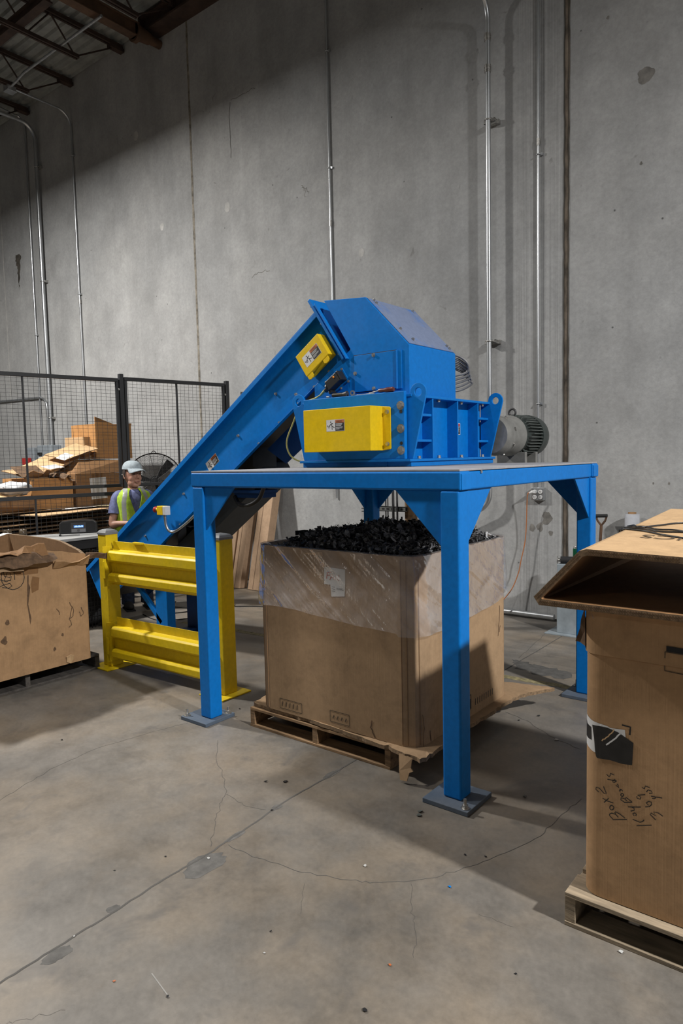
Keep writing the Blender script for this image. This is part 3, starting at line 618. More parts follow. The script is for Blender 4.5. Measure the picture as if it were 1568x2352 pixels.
# loops of cable behind the hood
m=MB()
for k in range(5):
    m.tube(smooth_path([(-2.80,4.60+.02*k,2.16),(-2.72,4.62+.03*k,2.44-.02*k),(-2.62,4.70+.02*k,2.46-.028*k),(-2.54-.008*k,4.75+.02*k,2.40-.03*k),(-2.56,4.78+.02*k,2.33-.02*k),(-2.66,4.72+.02*k,2.30-.025*k),(-2.80,4.62,2.22)],6),.010,8)
m.build('cable_bundle',M['cable_grey'],sh)

# ------------------------------------------------------------------ loose tools along the chamber top
zl=z1+.022
t=thing('torch',(-2.905,YF+.015,zl),'small black torch lying on the shredder ledge left of the spanner','torch')
m=MB(); m.cyl((-2.968,YF+.018,zl+.015),(-2.875,YF+.018,zl+.015),.014,n=14); m.build('barrel',M['black'],t)
m=MB(); m.cyl((-2.875,YF+.018,zl+.015),(-2.845,YF+.018,zl+.018),.015,.019,16); m.build('head',M['dark_metal'],t)
t=thing('combination_spanner',(-2.70,YF+.015,zl),'chrome spanner lying on the shredder ledge beside the screwdriver','spanner')
m=MB(); m.box((-2.79,YF+.01,zl),(-2.62,YF+.022,zl+.006)); m.build('shank',M['steel'],t,bevel=.002)
m=MB(); m.ringprism([(-2.795+.018*math.cos(a),zl+.018+.018*math.sin(a)) for a in [i*math.pi/10 for i in range(20)]],(-2.795,zl+.018),.010,XZ,YF+.006,YF+.016); m.build('ring_end',M['steel'],t)
t=thing('screwdriver',(-2.53,YF+.015,zl),'screwdriver with dark red handle lying on the shredder ledge','screwdriver')
m=MB(); m.loft([[Vector((x,YF+.018+r*math.cos(a),zl+.018+r*math.sin(a))) for a in [i*math.pi/7 for i in range(14)]] for x,r in ((-2.59,.009),(-2.575,.014),(-2.55,.012),(-2.53,.016),(-2.48,.017),(-2.472,.012))]); m.build('handle',simple('dark_red_handle',(.10,.02,.015),.35),t)
m=MB(); m.cyl((-2.59,YF+.018,zl+.018),(-2.665,YF+.018,zl+.008),.004,n=8); m.build('blade',M['steel'],t)
m=MB(); m.box((-3.02,YF+.008,zl),(-2.995,YF+.025,zl+.012)); tag(m.build('nut',M['steel'],bevel=.003,origin=(-3.01,YF+.015,zl)),'small silver nut at the left end of the tools on the ledge','nut')

# ------------------------------------------------------------------ inclined conveyor
cv=thing('incline_conveyor',(-5.2,4.1,0),'blue inclined belt conveyor rising into the shredder hood','conveyor')
CA=math.radians(33.9); cu=Vector((math.cos(CA),0,math.sin(CA))); cn=Vector((-math.sin(CA),0,math.cos(CA)))
C0=Vector((-3.199,0,2.738))                  # upper end of the top edge
CN,CF=3.82,4.34                              # near and far faces
def cp(s,h,y): return C0-cu*s-cn*h+Vector((0,y,0))   # s down the belt, h below the top edge
SL=3.75; H=.415
def cprism(mb,poly,ya,yb,mi=0): mb.prism(poly,lambda s,h,y:cp(s,h,y),ya,yb,mi)
m=MB(); cprism(m,[(-.02,0),(SL,0),(SL,H),(.0,H)],CN,CN+.006); cprism(m,[(-.03,0),(SL,0),(SL,.008),(-.03,.008)],CN-.048,CN+.006); cprism(m,[(-.03,.008),(SL,.008),(SL,.0405),(-.03,.0405)],CN-.05,CN-.043)
cprism(m,[(.0,H-.006),(SL,H-.006),(SL,H),(.0,H)],CN-.03,CN+.006)
side=m.build('side_plate',M['blue'],cv,bevel=.0015)
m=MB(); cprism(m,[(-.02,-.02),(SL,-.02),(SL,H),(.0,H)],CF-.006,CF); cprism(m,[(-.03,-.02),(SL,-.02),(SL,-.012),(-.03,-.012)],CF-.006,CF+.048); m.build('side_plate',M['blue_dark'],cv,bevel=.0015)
m=MB(); cprism(m,[(.0,.12),(SL,.12),(SL,.135),(.0,.135)],CN+.01,CF-.01); cprism(m,[(.0,.34),(SL,.34),(SL,.35),(.0,.35)],CN+.01,CF-.01); 
for k in range(14): cprism(m,[(.1+.26*k,.06),(.112+.26*k,.06),(.112+.26*k,.12),(.1+.26*k,.12)],CN+.02,CF-.02)
m.build('belt',M['black'],cv)
m=MB(); cprism(m,[(.95,-.03),(1.0,-.055),(1.25,-.07),(1.45,-.05),(1.55,-.012),(1.55,0),(.95,0)],CF-.05,CF-.03); m.build('rubber_skirt',M['black'],cv)
m=MB(); cprism(m,[(-.005,-.10),(.018,-.10),(.018,.435),(-.005,.435)],CN-.055,CF+.05); m.build('head_flange',M['blue'],cv,bevel=.003)
m=MB(); cprism(m,[(-.032,-.03),(-.02,-.03),(-.02,.46),(-.032,.46)],CN-.068,CN-.04); m.build('flange_strip',M['blue'],cv,bevel=.002)
bolts([(cp(.018,h,CN-.03),-cu,.009,.012) for h in (-.06,.10,.37)]+[(cp(s,H-.02,CN),(0,-1,0),.008,.010) for s in (.18,.35,.55,.78,1.05)]
 +[(cp(s,h,CN),(0,-1,0),.009,.014) for s,h in ((.52,.33),(.68,.20),(1.20,.21),(1.62,.21),(2.05,.21),(2.75,.22),(3.1,.22),(3.35,.33),(2.25,.40),(2.95,.37),(1.7,.39))],cv)
# yellow bearing guard near the top
m=MB(); cprism(m,[(.06,.165),(.31,.165),(.31,.345),(.06,.345)],CN-.09,CN-.004)
cprism(m,[(.075,.345),(.13,.345),(.13,.375),(.115,.385),(.09,.385),(.075,.375)],CN-.088,CN-.082); cprism(m,[(.25,.345),(.305,.345),(.305,.375),(.29,.385),(.265,.385),(.25,.375)],CN-.088,CN-.082)
gd=m.build('bearing_guard',M['yellow'],cv,bevel=.004)
GC=cp(.185,.255,CN-.09); sticker(gd,lambda u,v,d:GC+cu*u+cn*v+Vector((0,-d,0)),.165,.085)
SC=C0-cu*1.60-cn*.21+Vector((0,CN,0)); SC=Vector((-4.40,CN,1.687)); sticker(side,lambda u,v,d:SC+cu*u+cn*v+Vector((0,-d,0)),.155,.080)
# grey return pan below, discharge skirt, gearmotor
m=MB(); cprism(m,[(1.25,.44),(2.62,.44),(2.62,.60),(1.25,.58)],CN+.14,CF-.05); m.build('return_pan',M['grey_pan'],cv,bevel=.003)
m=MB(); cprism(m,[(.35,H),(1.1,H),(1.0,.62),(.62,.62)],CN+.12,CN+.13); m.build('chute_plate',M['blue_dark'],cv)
m=MB(); m.box((-4.06,3.95,1.642),(-3.80,3.958,1.80)); m.build('chute_flap',M['grey_pan'],cv,bevel=.002)
m=MB(); m.box((-4.27,3.93,1.39),(-3.97,4.12,1.45)); m.box((-4.27,3.90,1.43),(-3.95,4.12,1.455)); m.build('motor_bracket',M['blue_dark'],cv,bevel=.004)
m=MB(); m.tube(smooth_path([(-4.26,3.93,1.40),(-4.18,3.90,1.34),(-4.05,3.88,1.335),(-3.93,3.88,1.39),(-3.86,3.88,1.50),(-3.80,3.90,1.60)],8),.017,10); m.build('power_cable',M['black'],cv)
m=MB(); m.cyl((-4.97,3.98,.985),(-4.97,4.28,.985),.13,n=28); m.cyl((-4.86,3.98,.985),(-4.86,4.28,.985),.13,n=28); m.box((-4.97,3.98,.855),(-4.86,4.28,1.115)); m.build('drive_cover',M['grey_bin'],cv)
# supports
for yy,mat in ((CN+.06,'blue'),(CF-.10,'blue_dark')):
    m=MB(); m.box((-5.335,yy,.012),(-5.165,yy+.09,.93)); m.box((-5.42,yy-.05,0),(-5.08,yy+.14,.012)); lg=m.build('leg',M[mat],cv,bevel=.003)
m=MB(); m.box((-5.31,CN+.10,.03),(-5.19,CF-.02,.10)); m.build('foot_beam',M['blue_dark'],cv,bevel=.003)
m=MB(); d=Vector((-5.93,3.90,.78))-Vector((-5.26,3.90,.21)); q=Vector((d.z,0,-d.x)).normalized()*.022
a=Vector((-5.26,3.88,.21)); vs=[a+q,a-q,a+d-q,a+d+q]; vs+= [v+Vector((0,.035,0)) for v in vs]
m.add(vs,[(0,1,2,3),(7,6,5,4),(0,4,5,1),(1,5,6,2),(2,6,7,3),(3,7,4,0)]); m.build('brace',M['blue'],cv,bevel=.002)
m=MB(); cprism(m,[(3.45,.02),(SL+.02,.02),(SL+.02,.5),(3.7,.5)],CN-.01,CN); m.build('tail_plate',M['blue'],cv,bevel=.002)
m=MB(); m.box((-4.44,CF,1.985),(-4.40,CF+.12,2.03)); m.build('bracket',M['blue'],cv,bevel=.003)
# emergency stop and its conduit
m=MB(); m.box((-5.03,CN-.11,1.235),(-4.95,CN-.0505,1.315)); es=m.build('stop_box',M['yellow'],cv,bevel=.005)
m=MB(); m.box((-4.949,CN-.11,1.236),(-4.915,CN-.0505,1.314)); m.build('box_back',M['white_pl'],es,bevel=.004)
m=MB(); m.cyl((-5.03,CN-.08,1.28),(-5.06,CN-.08,1.28),.018,n=14); m.build('collar',M['yellow'],es)
m=MB(); m.cyl((-5.06,CN-.08,1.28),(-5.082,CN-.08,1.28),.018,.027,16); m.ell((-5.085,CN-.08,1.28),(.016,.028,.028)); m.build('stop_button',M['red'],es)
m=MB(); m.cyl((-4.955,CN-.08,1.235),(-4.955,CN-.08,1.212),.014,n=10); m.tube(smooth_path([(-4.955,CN-.08,1.22),(-4.952,CN-.075,1.15),(-4.93,CN-.065,1.10),(-4.88,CN-.055,1.09),(-4.80,CN-.05,1.12),(-4.68,CN-.05,1.185),(-4.55,CN-.05,1.27),(-4.40,CN-.05,1.36)],8),.0125,10); m.build('flexible_conduit',M['galv'],es)
# ------------------------------------------------------------------ pallets
def make_pallet(w, d, wood, label, loc, rz=0, missing=(), lead=False):
    """stringers along local y, boards along local x; origin at the floor centre"""
    t=thing('wooden_pallet',(0,0,0),label,'pallet','wooden pallets under the cardboard boxes')
    for sx in (-w/2,-.019,w/2-.038):
        b=MB(); zz=(.016,.108)
        pr=[(-d/2+.003,zz[0]),(-d/2+.20,zz[0]),(-d/2+.22,zz[0]+.035),(-d/2+.40,zz[0]+.035),(-d/2+.42,zz[0]),(d/2-.42,zz[0]),(d/2-.40,zz[0]+.035),(d/2-.22,zz[0]+.035),(d/2-.2,zz[0]),(d/2-.003,zz[0]),(d/2-.003,zz[1]),(-d/2+.003,zz[1])]
        b.prism(pr,YZ,sx,sx+.038); b.build('stringer',wood,t,bevel=.002)
    n=7
    for k in range(n):
        bw=.135 if k in (0,n-1) else .09; yc=-d/2+.0675+(d-.135)*k/(n-1)
        b=MB(); b.box((-w/2+random.uniform(-.004,.004),yc-bw/2,.108),(w/2+random.uniform(-.004,.004),yc+bw/2,.125)); b.build('deck_board',wood,t,bevel=.002)
    for k in range(5):
        bw=.12; yc=-d/2+.06+(d-.12)*k/4
        b=MB(); b.box((-w/2+random.uniform(-.004,.004),yc-bw/2,0.0),(w/2+random.uniform(-.004,.004),yc+bw/2,.016)); b.build('bottom_board',wood,t,bevel=.002)
    t.location=loc; t.rotation_euler=(0,0,rz); return t
make_pallet(1.085,1.18,M['wood'],'brown wooden pallet under the plastic-wrapped box of shredded plastic',(-2.622,3.575,0),0)
make_pallet(1.21,1.06,M['wood_grey'],'pale weathered wooden pallet under the lidded box at right',(-.268,2.865,0),0)
make_pallet(1.22,1.30,M['wood_dark'],'dark grimy pallet under the torn cardboard box at left',(-5.75,2.52,0),math.radians(90))

def octbox(x0,y0,x1,y1,c,n=3):
    """outline with rounded / chamfered corners"""
    out=[]
    for cx,cy,a0 in ((x1-c,y0+c,-90),(x1-c,y1-c,0),(x0+c,y1-c,90),(x0+c,y0+c,180)):
        for k in range(n+1):
            a=math.radians(a0+90*k/n); out.append((cx+c*math.cos(a),cy+c*math.sin(a)))
    return out
def inset(poly,d):
    cx=sum(p[0] for p in poly)/len(poly); cy=sum(p[1] for p in poly)/len(poly); out=[]
    for x,y in poly:
        out.append((x-math.copysign(d,x-cx),y-math.copysign(d,y-cy)))
    return out
def carton(name,poly,z0,z1,mats,parent,th=.014,floor=True,topj=None):
    """open-topped corrugated box with thickness; mats: outside, edge, inside"""
    b=MB(); n=len(poly); ins=inset(poly,th); tz=[z1+(topj(x,y) if topj else 0) for x,y in poly]
    rows=[z0+(z1-z0)*k/6 for k in range(7)]
    ring=[]
    for k,z in enumerate(rows):
        ring.append([Vector((x,y,(z if k<6 else tz[i]))) for i,(x,y) in enumerate(poly)])
    b.loft(ring,0,caps=False,smooth=False)
    b.add([(x,y,tz[i]) for i,(x,y) in enumerate(poly)]+[(x,y,tz[i]) for i,(x,y) in enumerate(ins)],[(i,(i+1)%n,n+(i+1)%n,n+i) for i in range(n)],False,1)
    b.add([(x,y,tz[i]) for i,(x,y) in enumerate(ins)]+[(x,y,z0+.02) for x,y in ins],[(i,(i+1)%n,n+(i+1)%n,n+i) for i in range(n)],False,2)
    if floor: b.add([(x,y,z0+.02) for x,y in ins],[tuple(range(n))],False,2); b.add([(x,y,z0) for x,y in poly],[tuple(reversed(range(n)))],False,0)
    return b.build(name,mats,parent)

# ------------------------------------------------------------------ middle box: wall, liner, shredded plastic
BX0,BY0,BX1,BY1=-3.075,2.99,-1.908,4.115; BZ0,BZ1=.152,1.178
sheet=thing('cardboard_sheet',(-2.5,3.5,.126),'ragged cardboard sheet between the middle box and its pallet','cardboard sheet')
out=[]
raw=[(-3.155,3.015),(-2.85,3.0),(-2.45,2.985),(-2.10,2.962),(-1.845,2.915),(-1.835,3.05),(-1.85,3.4),(-1.845,3.8),(-1.83,4.10),(-1.70,4.36),(-1.86,4.32),(-2.3,4.22),(-2.8,4.2),(-3.15,4.18),(-3.18,3.9),(-3.14,3.5),(-3.20,3.2)]
rg=jit(raw+[raw[0]],.010,8)[:-1]
b=MB(); n=len(rg); cxy=(-2.5,3.55)
zf=lambda x,y,dz: .128+dz-(.02 if y<2.965 else 0)*(1 if x<-2.3 else .3)+(.014*math.sin(9*x)*(1 if y<3.0 else 0.3))*.4
vs=[(x,y,zf(x,y,0)) for x,y in rg]+[(x,y,zf(x,y,.022)) for x,y in rg]+[(cxy[0]+(x-cxy[0])*.93,cxy[1]+(y-cxy[1])*.93,.152) for x,y in rg]
b.add(vs,[(i,(i+1)%n,n+(i+1)%n,n+i) for i in range(n)],False,1); b.add(vs,[(n+i,n+(i+1)%n,2*n+(i+1)%n,2*n+i) for i in range(n)],False,0); b.add(vs[2*n:],[tuple(range(n))],False,0); b.add([(x,y,z) for x,y,z in vs[:n]],[tuple(reversed(range(n)))],False,1)
b.build('sheet',[M['card_mid'],M['card_edge']],sheet)
b=MB(); tb=[(-1.985,2.925),(-1.93,2.918),(-1.90,2.922)]
vs=[(-1.985,2.93,.14),(-1.895,2.918,.14),(-1.90,2.912,.09),(-1.885,2.908,.075),(-1.905,2.905,.065),(-1.915,2.895,.02),(-1.96,2.90,.014),(-1.968,2.905,.06)]
b.add(vs,[tuple(range(8))]); b.add([(x,y+.006,z) for x,y,z in vs],[tuple(reversed(range(8)))]); b.build('torn_flap',M['card_mid'],sheet)

box=thing('cardboard_box',(-2.49,3.55,BZ0),'tall cardboard box wrapped in plastic and heaped with black shreds under the blue frame','box')
mp=octbox(BX0,BY0,BX1,BY1,.09,2)
carton('box_wall',mp,BZ0,BZ1,[M['card_mid'],M['card_edge'],M['card_in']],box,th=.018)
# folded corner creases of the fluted corner
b=MB()
for x,y in ((BX1-.012,BY0+.055),(BX1-.060,BY0+.010),(BX1-.088,BY0-.001),(BX0+.045,BY0+.012),(BX0+.085,BY0-.001)):
    b.ribbon([(BZ0+.01,0),(BZ1-.02,0)],.004,lambda u,v,x=x,y=y:(x+v*.7-.0006*0,y+v*.7-.0025,u))
b.build('crease',M['card_in'],box,fix=False)
FR=lambda d:(lambda u,v:(u,BY0-d,v))
b=MB(); b.poly([(-2.517,1.083),(-2.366,1.079),(-2.369,.979),(-2.478,.983),(-2.522,.984)],FR(.002),0); b.poly([(-2.475,.984),(-2.369,.983),(-2.374,.926),(-2.47,.915)],FR(.0015),0)
for q in ([(-2.495,1.052),(-2.501,1.016)],[(-2.495,1.05),(-2.465,1.056)],[(-2.497,1.035),(-2.473,1.039)],[(-2.477,1.01),(-2.46,1.046),(-2.446,1.015)],[(-2.471,1.025),(-2.449,1.029)],[(-2.436,1.014),(-2.438,1.043),(-2.415,1.01),(-2.41,1.046)]): b.ribbon(q,.005,FR(.003),1)
b.text('RWRD',.018,lambda u,v:(-2.43+u,BY0-.003,.958+v),2)
for k in range(3): b.ribbon([(-2.465,.972-.012*k),(-2.44,.972-.012*k)],.002,FR(.003),2)
b.build('paper_label',[M['paper'],M['ink_red'],M['ink']],box,fix=False)
b=MB(); b.poly([(-2.676,1.150),(-2.531,1.168),(-2.526,1.142),(-2.618,1.145)],FR(.002),0); b.build('tape_patch',M['card_light'],box,fix=False)
b=MB()
def printbox(x0,z0,x1,z1):
    for q in ([(x0,z0),(x1,z0)],[(x1,z0),(x1,z1)],[(x1,z1),(x0,z1)],[(x0,z1),(x0,z0)]): b.ribbon(q,.004,FR(.0015))
printbox(-2.90,.175,-2.72,.235)
b.text('1 00 1 21',.04,lambda u,v:(-2.87+u*.8,BY0-.0015,.192+v),0) if False else [b.ribbon([(-2.88+.03*k,.19),(-2.875+.03*k,.22)],.007,FR(.0015)) for k in range(5)]
b.build('printing',M['ink_faint'],box,fix=False); b=MB(); printbox(-2.50,.180,-2.36,.245)
for k in range(4): b.ribbon([(-2.48+.03*k,.20),(-2.47+.03*k,.22)],.008,FR(.0015))
b.build('printing',M['ink_faint'],box,fix=False); b=MB()
SD=lambda u,v:(BX1+.0015,u,v)
for q in ([(3.44,.20),(3.585,.20)],[(3.585,.20),(3.585,.285)],[(3.585,.285),(3.44,.285)]): b.ribbon(q,.005,SD,1)
b.poly([(3.44,.205),(3.58,.205),(3.58,.262),(3.44,.262)],SD,1)
for k in range(9): b.ribbon([(3.64+.028*k,.205),(3.642+.028*k,.245)],.006,SD,1)
b.build('printing',[M['ink_faint'],M['ink']],box,fix=False)
b=MB()
for q in ([(3.05+.0,.155),(3.06,.25),(3.045,.33)],[(3.13,.155),(3.12,.22)],[(3.62+.35,.75),(3.965,.66),(3.95,.56)],[(3.98,.62),(3.965,.58)]): b.ribbon(jit(q,.004,3),.006,SD,0)
b.ribbon(jit([(-2.18,.155),(-2.21,.21),(-2.20,.25)],.005,4),.008,FR(.0015),0)
b.build('tear',M['card_dark'],box,fix=False)

# translucent liner folded over the rim
def liner_mat():
    t=NT('clear_plastic_film'); n=t.n
    a=t.noise(4,5,.65,t.coord((1,1,.6))); rt_=n.new('ShaderNodeMapping'); rt_.inputs['Rotation'].default_value=(.55,-.62,0); t.link(t.tc.outputs['Object'],rt_.inputs['Vector'])
    sl=n.new('ShaderNodeMapping'); sl.inputs['Scale'].default_value=(1.3,1.3,13); t.link(rt_.outputs[0],sl.inputs['Vector']); c=t.noise(1.0,2,.45,sl.outputs[0]); e=t.noise(10,2,.5)
    bp=n.new('ShaderNodeBump'); bp.inputs['Strength'].default_value=1.0; bp.inputs['Distance'].default_value=.042
    t.link(t.math('ADD',t.math('MULTIPLY',c,1.0),t.math('ADD',t.math('MULTIPLY',a,.45),t.math('MULTIPLY',e,.02))),bp.inputs['Height'])
    tr=n.new('ShaderNodeBsdfTransparent'); df=n.new('ShaderNodeBsdfDiffuse'); df.inputs[0].default_value=(.60,.57,.57,1); gl=n.new('ShaderNodeBsdfGlossy'); gl.inputs['Roughness'].default_value=.17; gl.inputs[0].default_value=(.9,.9,.92,1)
    t.link(bp.outputs[0],gl.inputs['Normal']); t.link(bp.outputs[0],df.inputs['Normal'])
    m1=n.new('ShaderNodeMixShader'); t.link(t.ramp(t.math('ADD',t.math('MULTIPLY',a,.5),t.math('MULTIPLY',c,.6)),[(.40,.05),(.76,.33)]),m1.inputs[0]); t.link(tr.outputs[0],m1.inputs[1]); t.link(df.outputs[0],m1.inputs[2])
    lw=n.new('ShaderNodeLayerWeight'); lw.inputs[0].default_value=.22; t.link(bp.outputs[0],lw.inputs['Normal'])
    m2=n.new('ShaderNodeMixShader'); t.link(t.math('ADD',t.math('MULTIPLY',lw.outputs['Fresnel'],.38),.04),m2.inputs[0]); t.link(m1.outputs[0],m2.inputs[1]); t.link(gl.outputs[0],m2.inputs[2]); t.link(m2.outputs[0],t.out.inputs[0])
    n.remove(t.b); return t.m
M['film']=liner_mat()
def dens(poly,m):
    out=[]
    n=len(poly)
    for i in range(n):
        a=poly[i]; c=poly[(i+1)%n]; L=math.hypot(c[0]-a[0],c[1]-a[1]); k=max(1,int(L/m))
        for j in range(k): out.append((a[0]+(c[0]-a[0])*j/k,a[1]+(c[1]-a[1])*j/k))
    return out
from mathutils import noise as mno
pl=dens(mp,.013); n=len(pl); b=MB(); rings=[]
def hem(x,y):
    if y<BY0+.10 and x<BX1-.10:
        u=(x-BX0)/(BX1-BX0); return .805+.012*math.sin(u*8)-.055*max(0,(u-.55)/.45)
    if x>BX1-.12:
        u=(y-BY0)/(BY1-BY0); return .755+.06*u*u+(.20*max(0,u-.80))
    return .80
rows=26
cxm=(BX0+BX1)/2; cym=(BY0+BY1)/2
ins=inset(pl,.05)
rings.append([Vector((x,y,BZ1-.03)) for x,y in ins]); rings.append([Vector((x,y,BZ1+.004)) for x,y in inset(pl,.022)])
for r in range(rows+1):
    t_=r/rows; L=[]
    for i,(x,y) in enumerate(pl):
        h=hem(x,y); z=BZ1+.008-(BZ1+.008-h)*t_
        g=mno.noise(Vector((x*9,y*9,z*6)))*.5+mno.noise(Vector((x*26+z*14,y*26+z*9,z*9)))*.35
        o=.006+.010*t_+.013*abs(mno.noise(Vector((x*6-z*7,y*6-z*7,z*3))))*min(1,t_*3)+0+.012*t_*t_
        dx=x-cxm; dy=y-cym; nx=math.copysign(1,dx) if abs(abs(dx)-(BX1-BX0)/2)<.05 else 0; ny=math.copysign(1,dy) if abs(abs(dy)-(BY1-BY0)/2)<.05 else 0
        q=math.hypot(nx,ny) or 1; L.append(Vector((x+nx/q*o,y+ny/q*o,z)))
    rings.append(L)
b.loft(rings,0,caps=False)
ln=b.build('plastic_liner',M['film'],fix=False,origin=(-2.49,3.55,1.0)); tag(ln,'clear plastic liner folded over the rim of the middle box','plastic liner')

# heap of shredded black plastic
def hz(x,y):
    u=(x-(-2.49))/.56; v=(y-3.56)/.54; r=max(abs(u),abs(v)); rr=min(1,math.hypot(u,v)/1.25)
    return 1.145+.115*max(0,1-rr**2.2)+.03*mno.noise(Vector((x*5,y*5,0)))+(.02 if u>-.2 else 0)
sm=[simple('shred_black',(.017,.017,.018),.24,spec=.7),simple('shred_charcoal',(.06,.061,.067),.28,spec=.7),simple('shred_grey',(.20,.203,.215),.35),simple('shred_pale',(.42,.42,.43),.35)]  # greys lightened and multiplied to mimic glints, besides truly grey and pale pieces
b=MB(); G_=26
vs=[]
for i in range(G_+1):
    for j in range(G_+1):
        x=BX0+.022+(BX1-BX0-.044)*i/G_; y=BY0+.022+(BY1-BY0-.044)*j/G_
        e=min(i,j,G_-i,G_-j); cc=(i in(0,1,G_,G_-1)) and (j in(0,1,G_,G_-1))
        if cc: x+=math.copysign(.03,-2.49-x); y+=math.copysign(.03,3.55-y)
        vs.append((x,y,hz(x,y)-.03))
b.add(vs,[(i*(G_+1)+j,(i+1)*(G_+1)+j,(i+1)*(G_+1)+j+1,i*(G_+1)+j+1) for i in range(G_) for j in range(G_)],True,0)
def shred(b,p,L,w,mi,tilt=1.0):
    R=Matrix.Rotation(random.uniform(0,6.28),3,'Z')@Matrix.Rotation(random.gauss(0,.55)*tilt,3,'X')@Matrix.Rotation(random.gauss(0,.5)*tilt,3,'Y')
    bend=random.uniform(-.9,.9); k=3; th=.0012; vs=[]; a=0; q=Vector((-L/2,0,0)); 
    for i in range(k+1):
        ww=w*random.uniform(.55,1.1)/2
        for sy,sz in ((-1,0),(1,0),(1,1),(-1,1)): vs.append(Vector(p)+R@(q+Vector((-math.sin(a)*th*sz,sy*ww+random.uniform(-.15,.15)*w,math.cos(a)*th*sz))))
        a+=bend/k*1.6+random.uniform(-.15,.15); q=q+Vector((math.cos(a),0,math.sin(a)))*(L/k)
    fs=[(0,3,2,1),(4*k,4*k+1,4*k+2,4*k+3)]
    for i in range(k):
        for c in range(4): fs.append((4*i+c,4*i+(c+1)%4,4*i+4+(c+1)%4,4*i+4+c))
    b.add(vs,fs,False,mi)
for k in range(4200):
    x=random.uniform(BX0+.04,BX1-.04); y=random.uniform(BY0+.04,BY1-.04)
    if abs(x+2.49)>.50 and abs(y-3.55)>.48: continue
    mi=random.choices((0,1,2,3),(34,33,22,11))[0]; thin=random.random()<.45
    L=random.uniform(.02,.06); shred(b,(x,y,hz(x,y)-.012+random.uniform(-.012,.022)),L,random.uniform(.003,.006) if thin else random.uniform(.010,.028),mi)
st_=b.build('shredded_plastic',sm,fix=False,origin=(-2.49,3.55,1.15)); tag(st_,'heap of shredded black plastic filling the middle box','shredded plastic',kind='stuff')
for loc,L,w,mi,lab in (((-2.98,3.32,1.225),.085,.055,1,'tall black shard standing at the left end of the shred heap'),((-2.90,3.30,1.20),.11,.05,1,'wide black shard beside the tall one on the left of the heap'),((-2.20,3.16,1.19),.12,.04,2,'long grey shard lying near the front right of the shred heap'),((-2.50,3.30,1.245),.06,.035,2,'flat grey shard near the middle of the shred heap'),((-2.42,3.13,1.17),.075,.028,2,'flat grey shard at the front edge of the shred heap'),((-1.99,3.78,1.225),.09,.05,1,'black curled shard sticking up behind the front right leg')):
    b=MB(); shred(b,(0,0,0),L,w,0,.9); o=b.build('plastic_shard',sm[mi],fix=False); o.location=loc; tag(o,lab,'plastic shard')
b=MB(); shred(b,(0,0,0),.03,.006,0,.3); o=b.build('plastic_shard',simple('amber_shred',(.5,.2,.03),.4),fix=False); o.location=(-2.39,3.20,1.215); tag(o,'tiny amber sliver near the middle of the black shred heap','plastic shard')

# ------------------------------------------------------------------ right box with its open lid sleeve
RX0,RY0,RX1,RY1=-.828,2.375,.36,3.385; RZ0,RZ1=.128,1.158; RC=.065
rb=thing('cardboard_box',((RX0+RX1)/2,2.88,RZ0),'tall brown cardboard box with handwriting and black-sprayed label at right edge','box')
rp=octbox(RX0,RY0,RX1,RY1,RC,14)
b=MB(); rings=[]
pd=dens(rp,.05); 
zs=[RZ0+(1.004-RZ0)*k/10 for k in range(11)]+[1.0041,1.03,1.06,RZ1]
for k,z in enumerate(zs):
    bul=.006*math.sin(math.pi*min(1,(z-RZ0)/.88)); up_=.007 if z>1.004 else 0
    rings.append([Vector((x,y-bul*min(1,max(0,(x-RX0-RC)/.15))-up_,z)) if y<RY0+.001 else Vector((x-up_*.5,y-(up_ if y<RY0+RC else 0),z)) for x,y in pd])
b.loft(rings,0,caps=False,smooth=False)
n=len(pd); b.add([(x,y,RZ1) for x,y in pd],[tuple(range(n))],False,1); b.add([(x,y,RZ0) for x,y in pd],[tuple(reversed(range(n)))],False,1)
b.build('box_wall',[M['card'],M['card_edge']],rb)
def ry(x,z=0.5,d=.001):
    bul=.006*math.sin(math.pi*min(1,(z-RZ0)/.88))*min(1,max(0,(x-RX0-RC)/.15))+(.007 if z>1.004 else 0)
    if x>RX0+RC: return RY0-bul-d
    q=max(0.0,RC*RC-(RX0+RC-x)**2); return RY0+RC-math.sqrt(q)-d-bul-.0006
RF=lambda d:(lambda u,v:(max(u,RX0+.002),ry(max(u,RX0+.002),v,d),v))
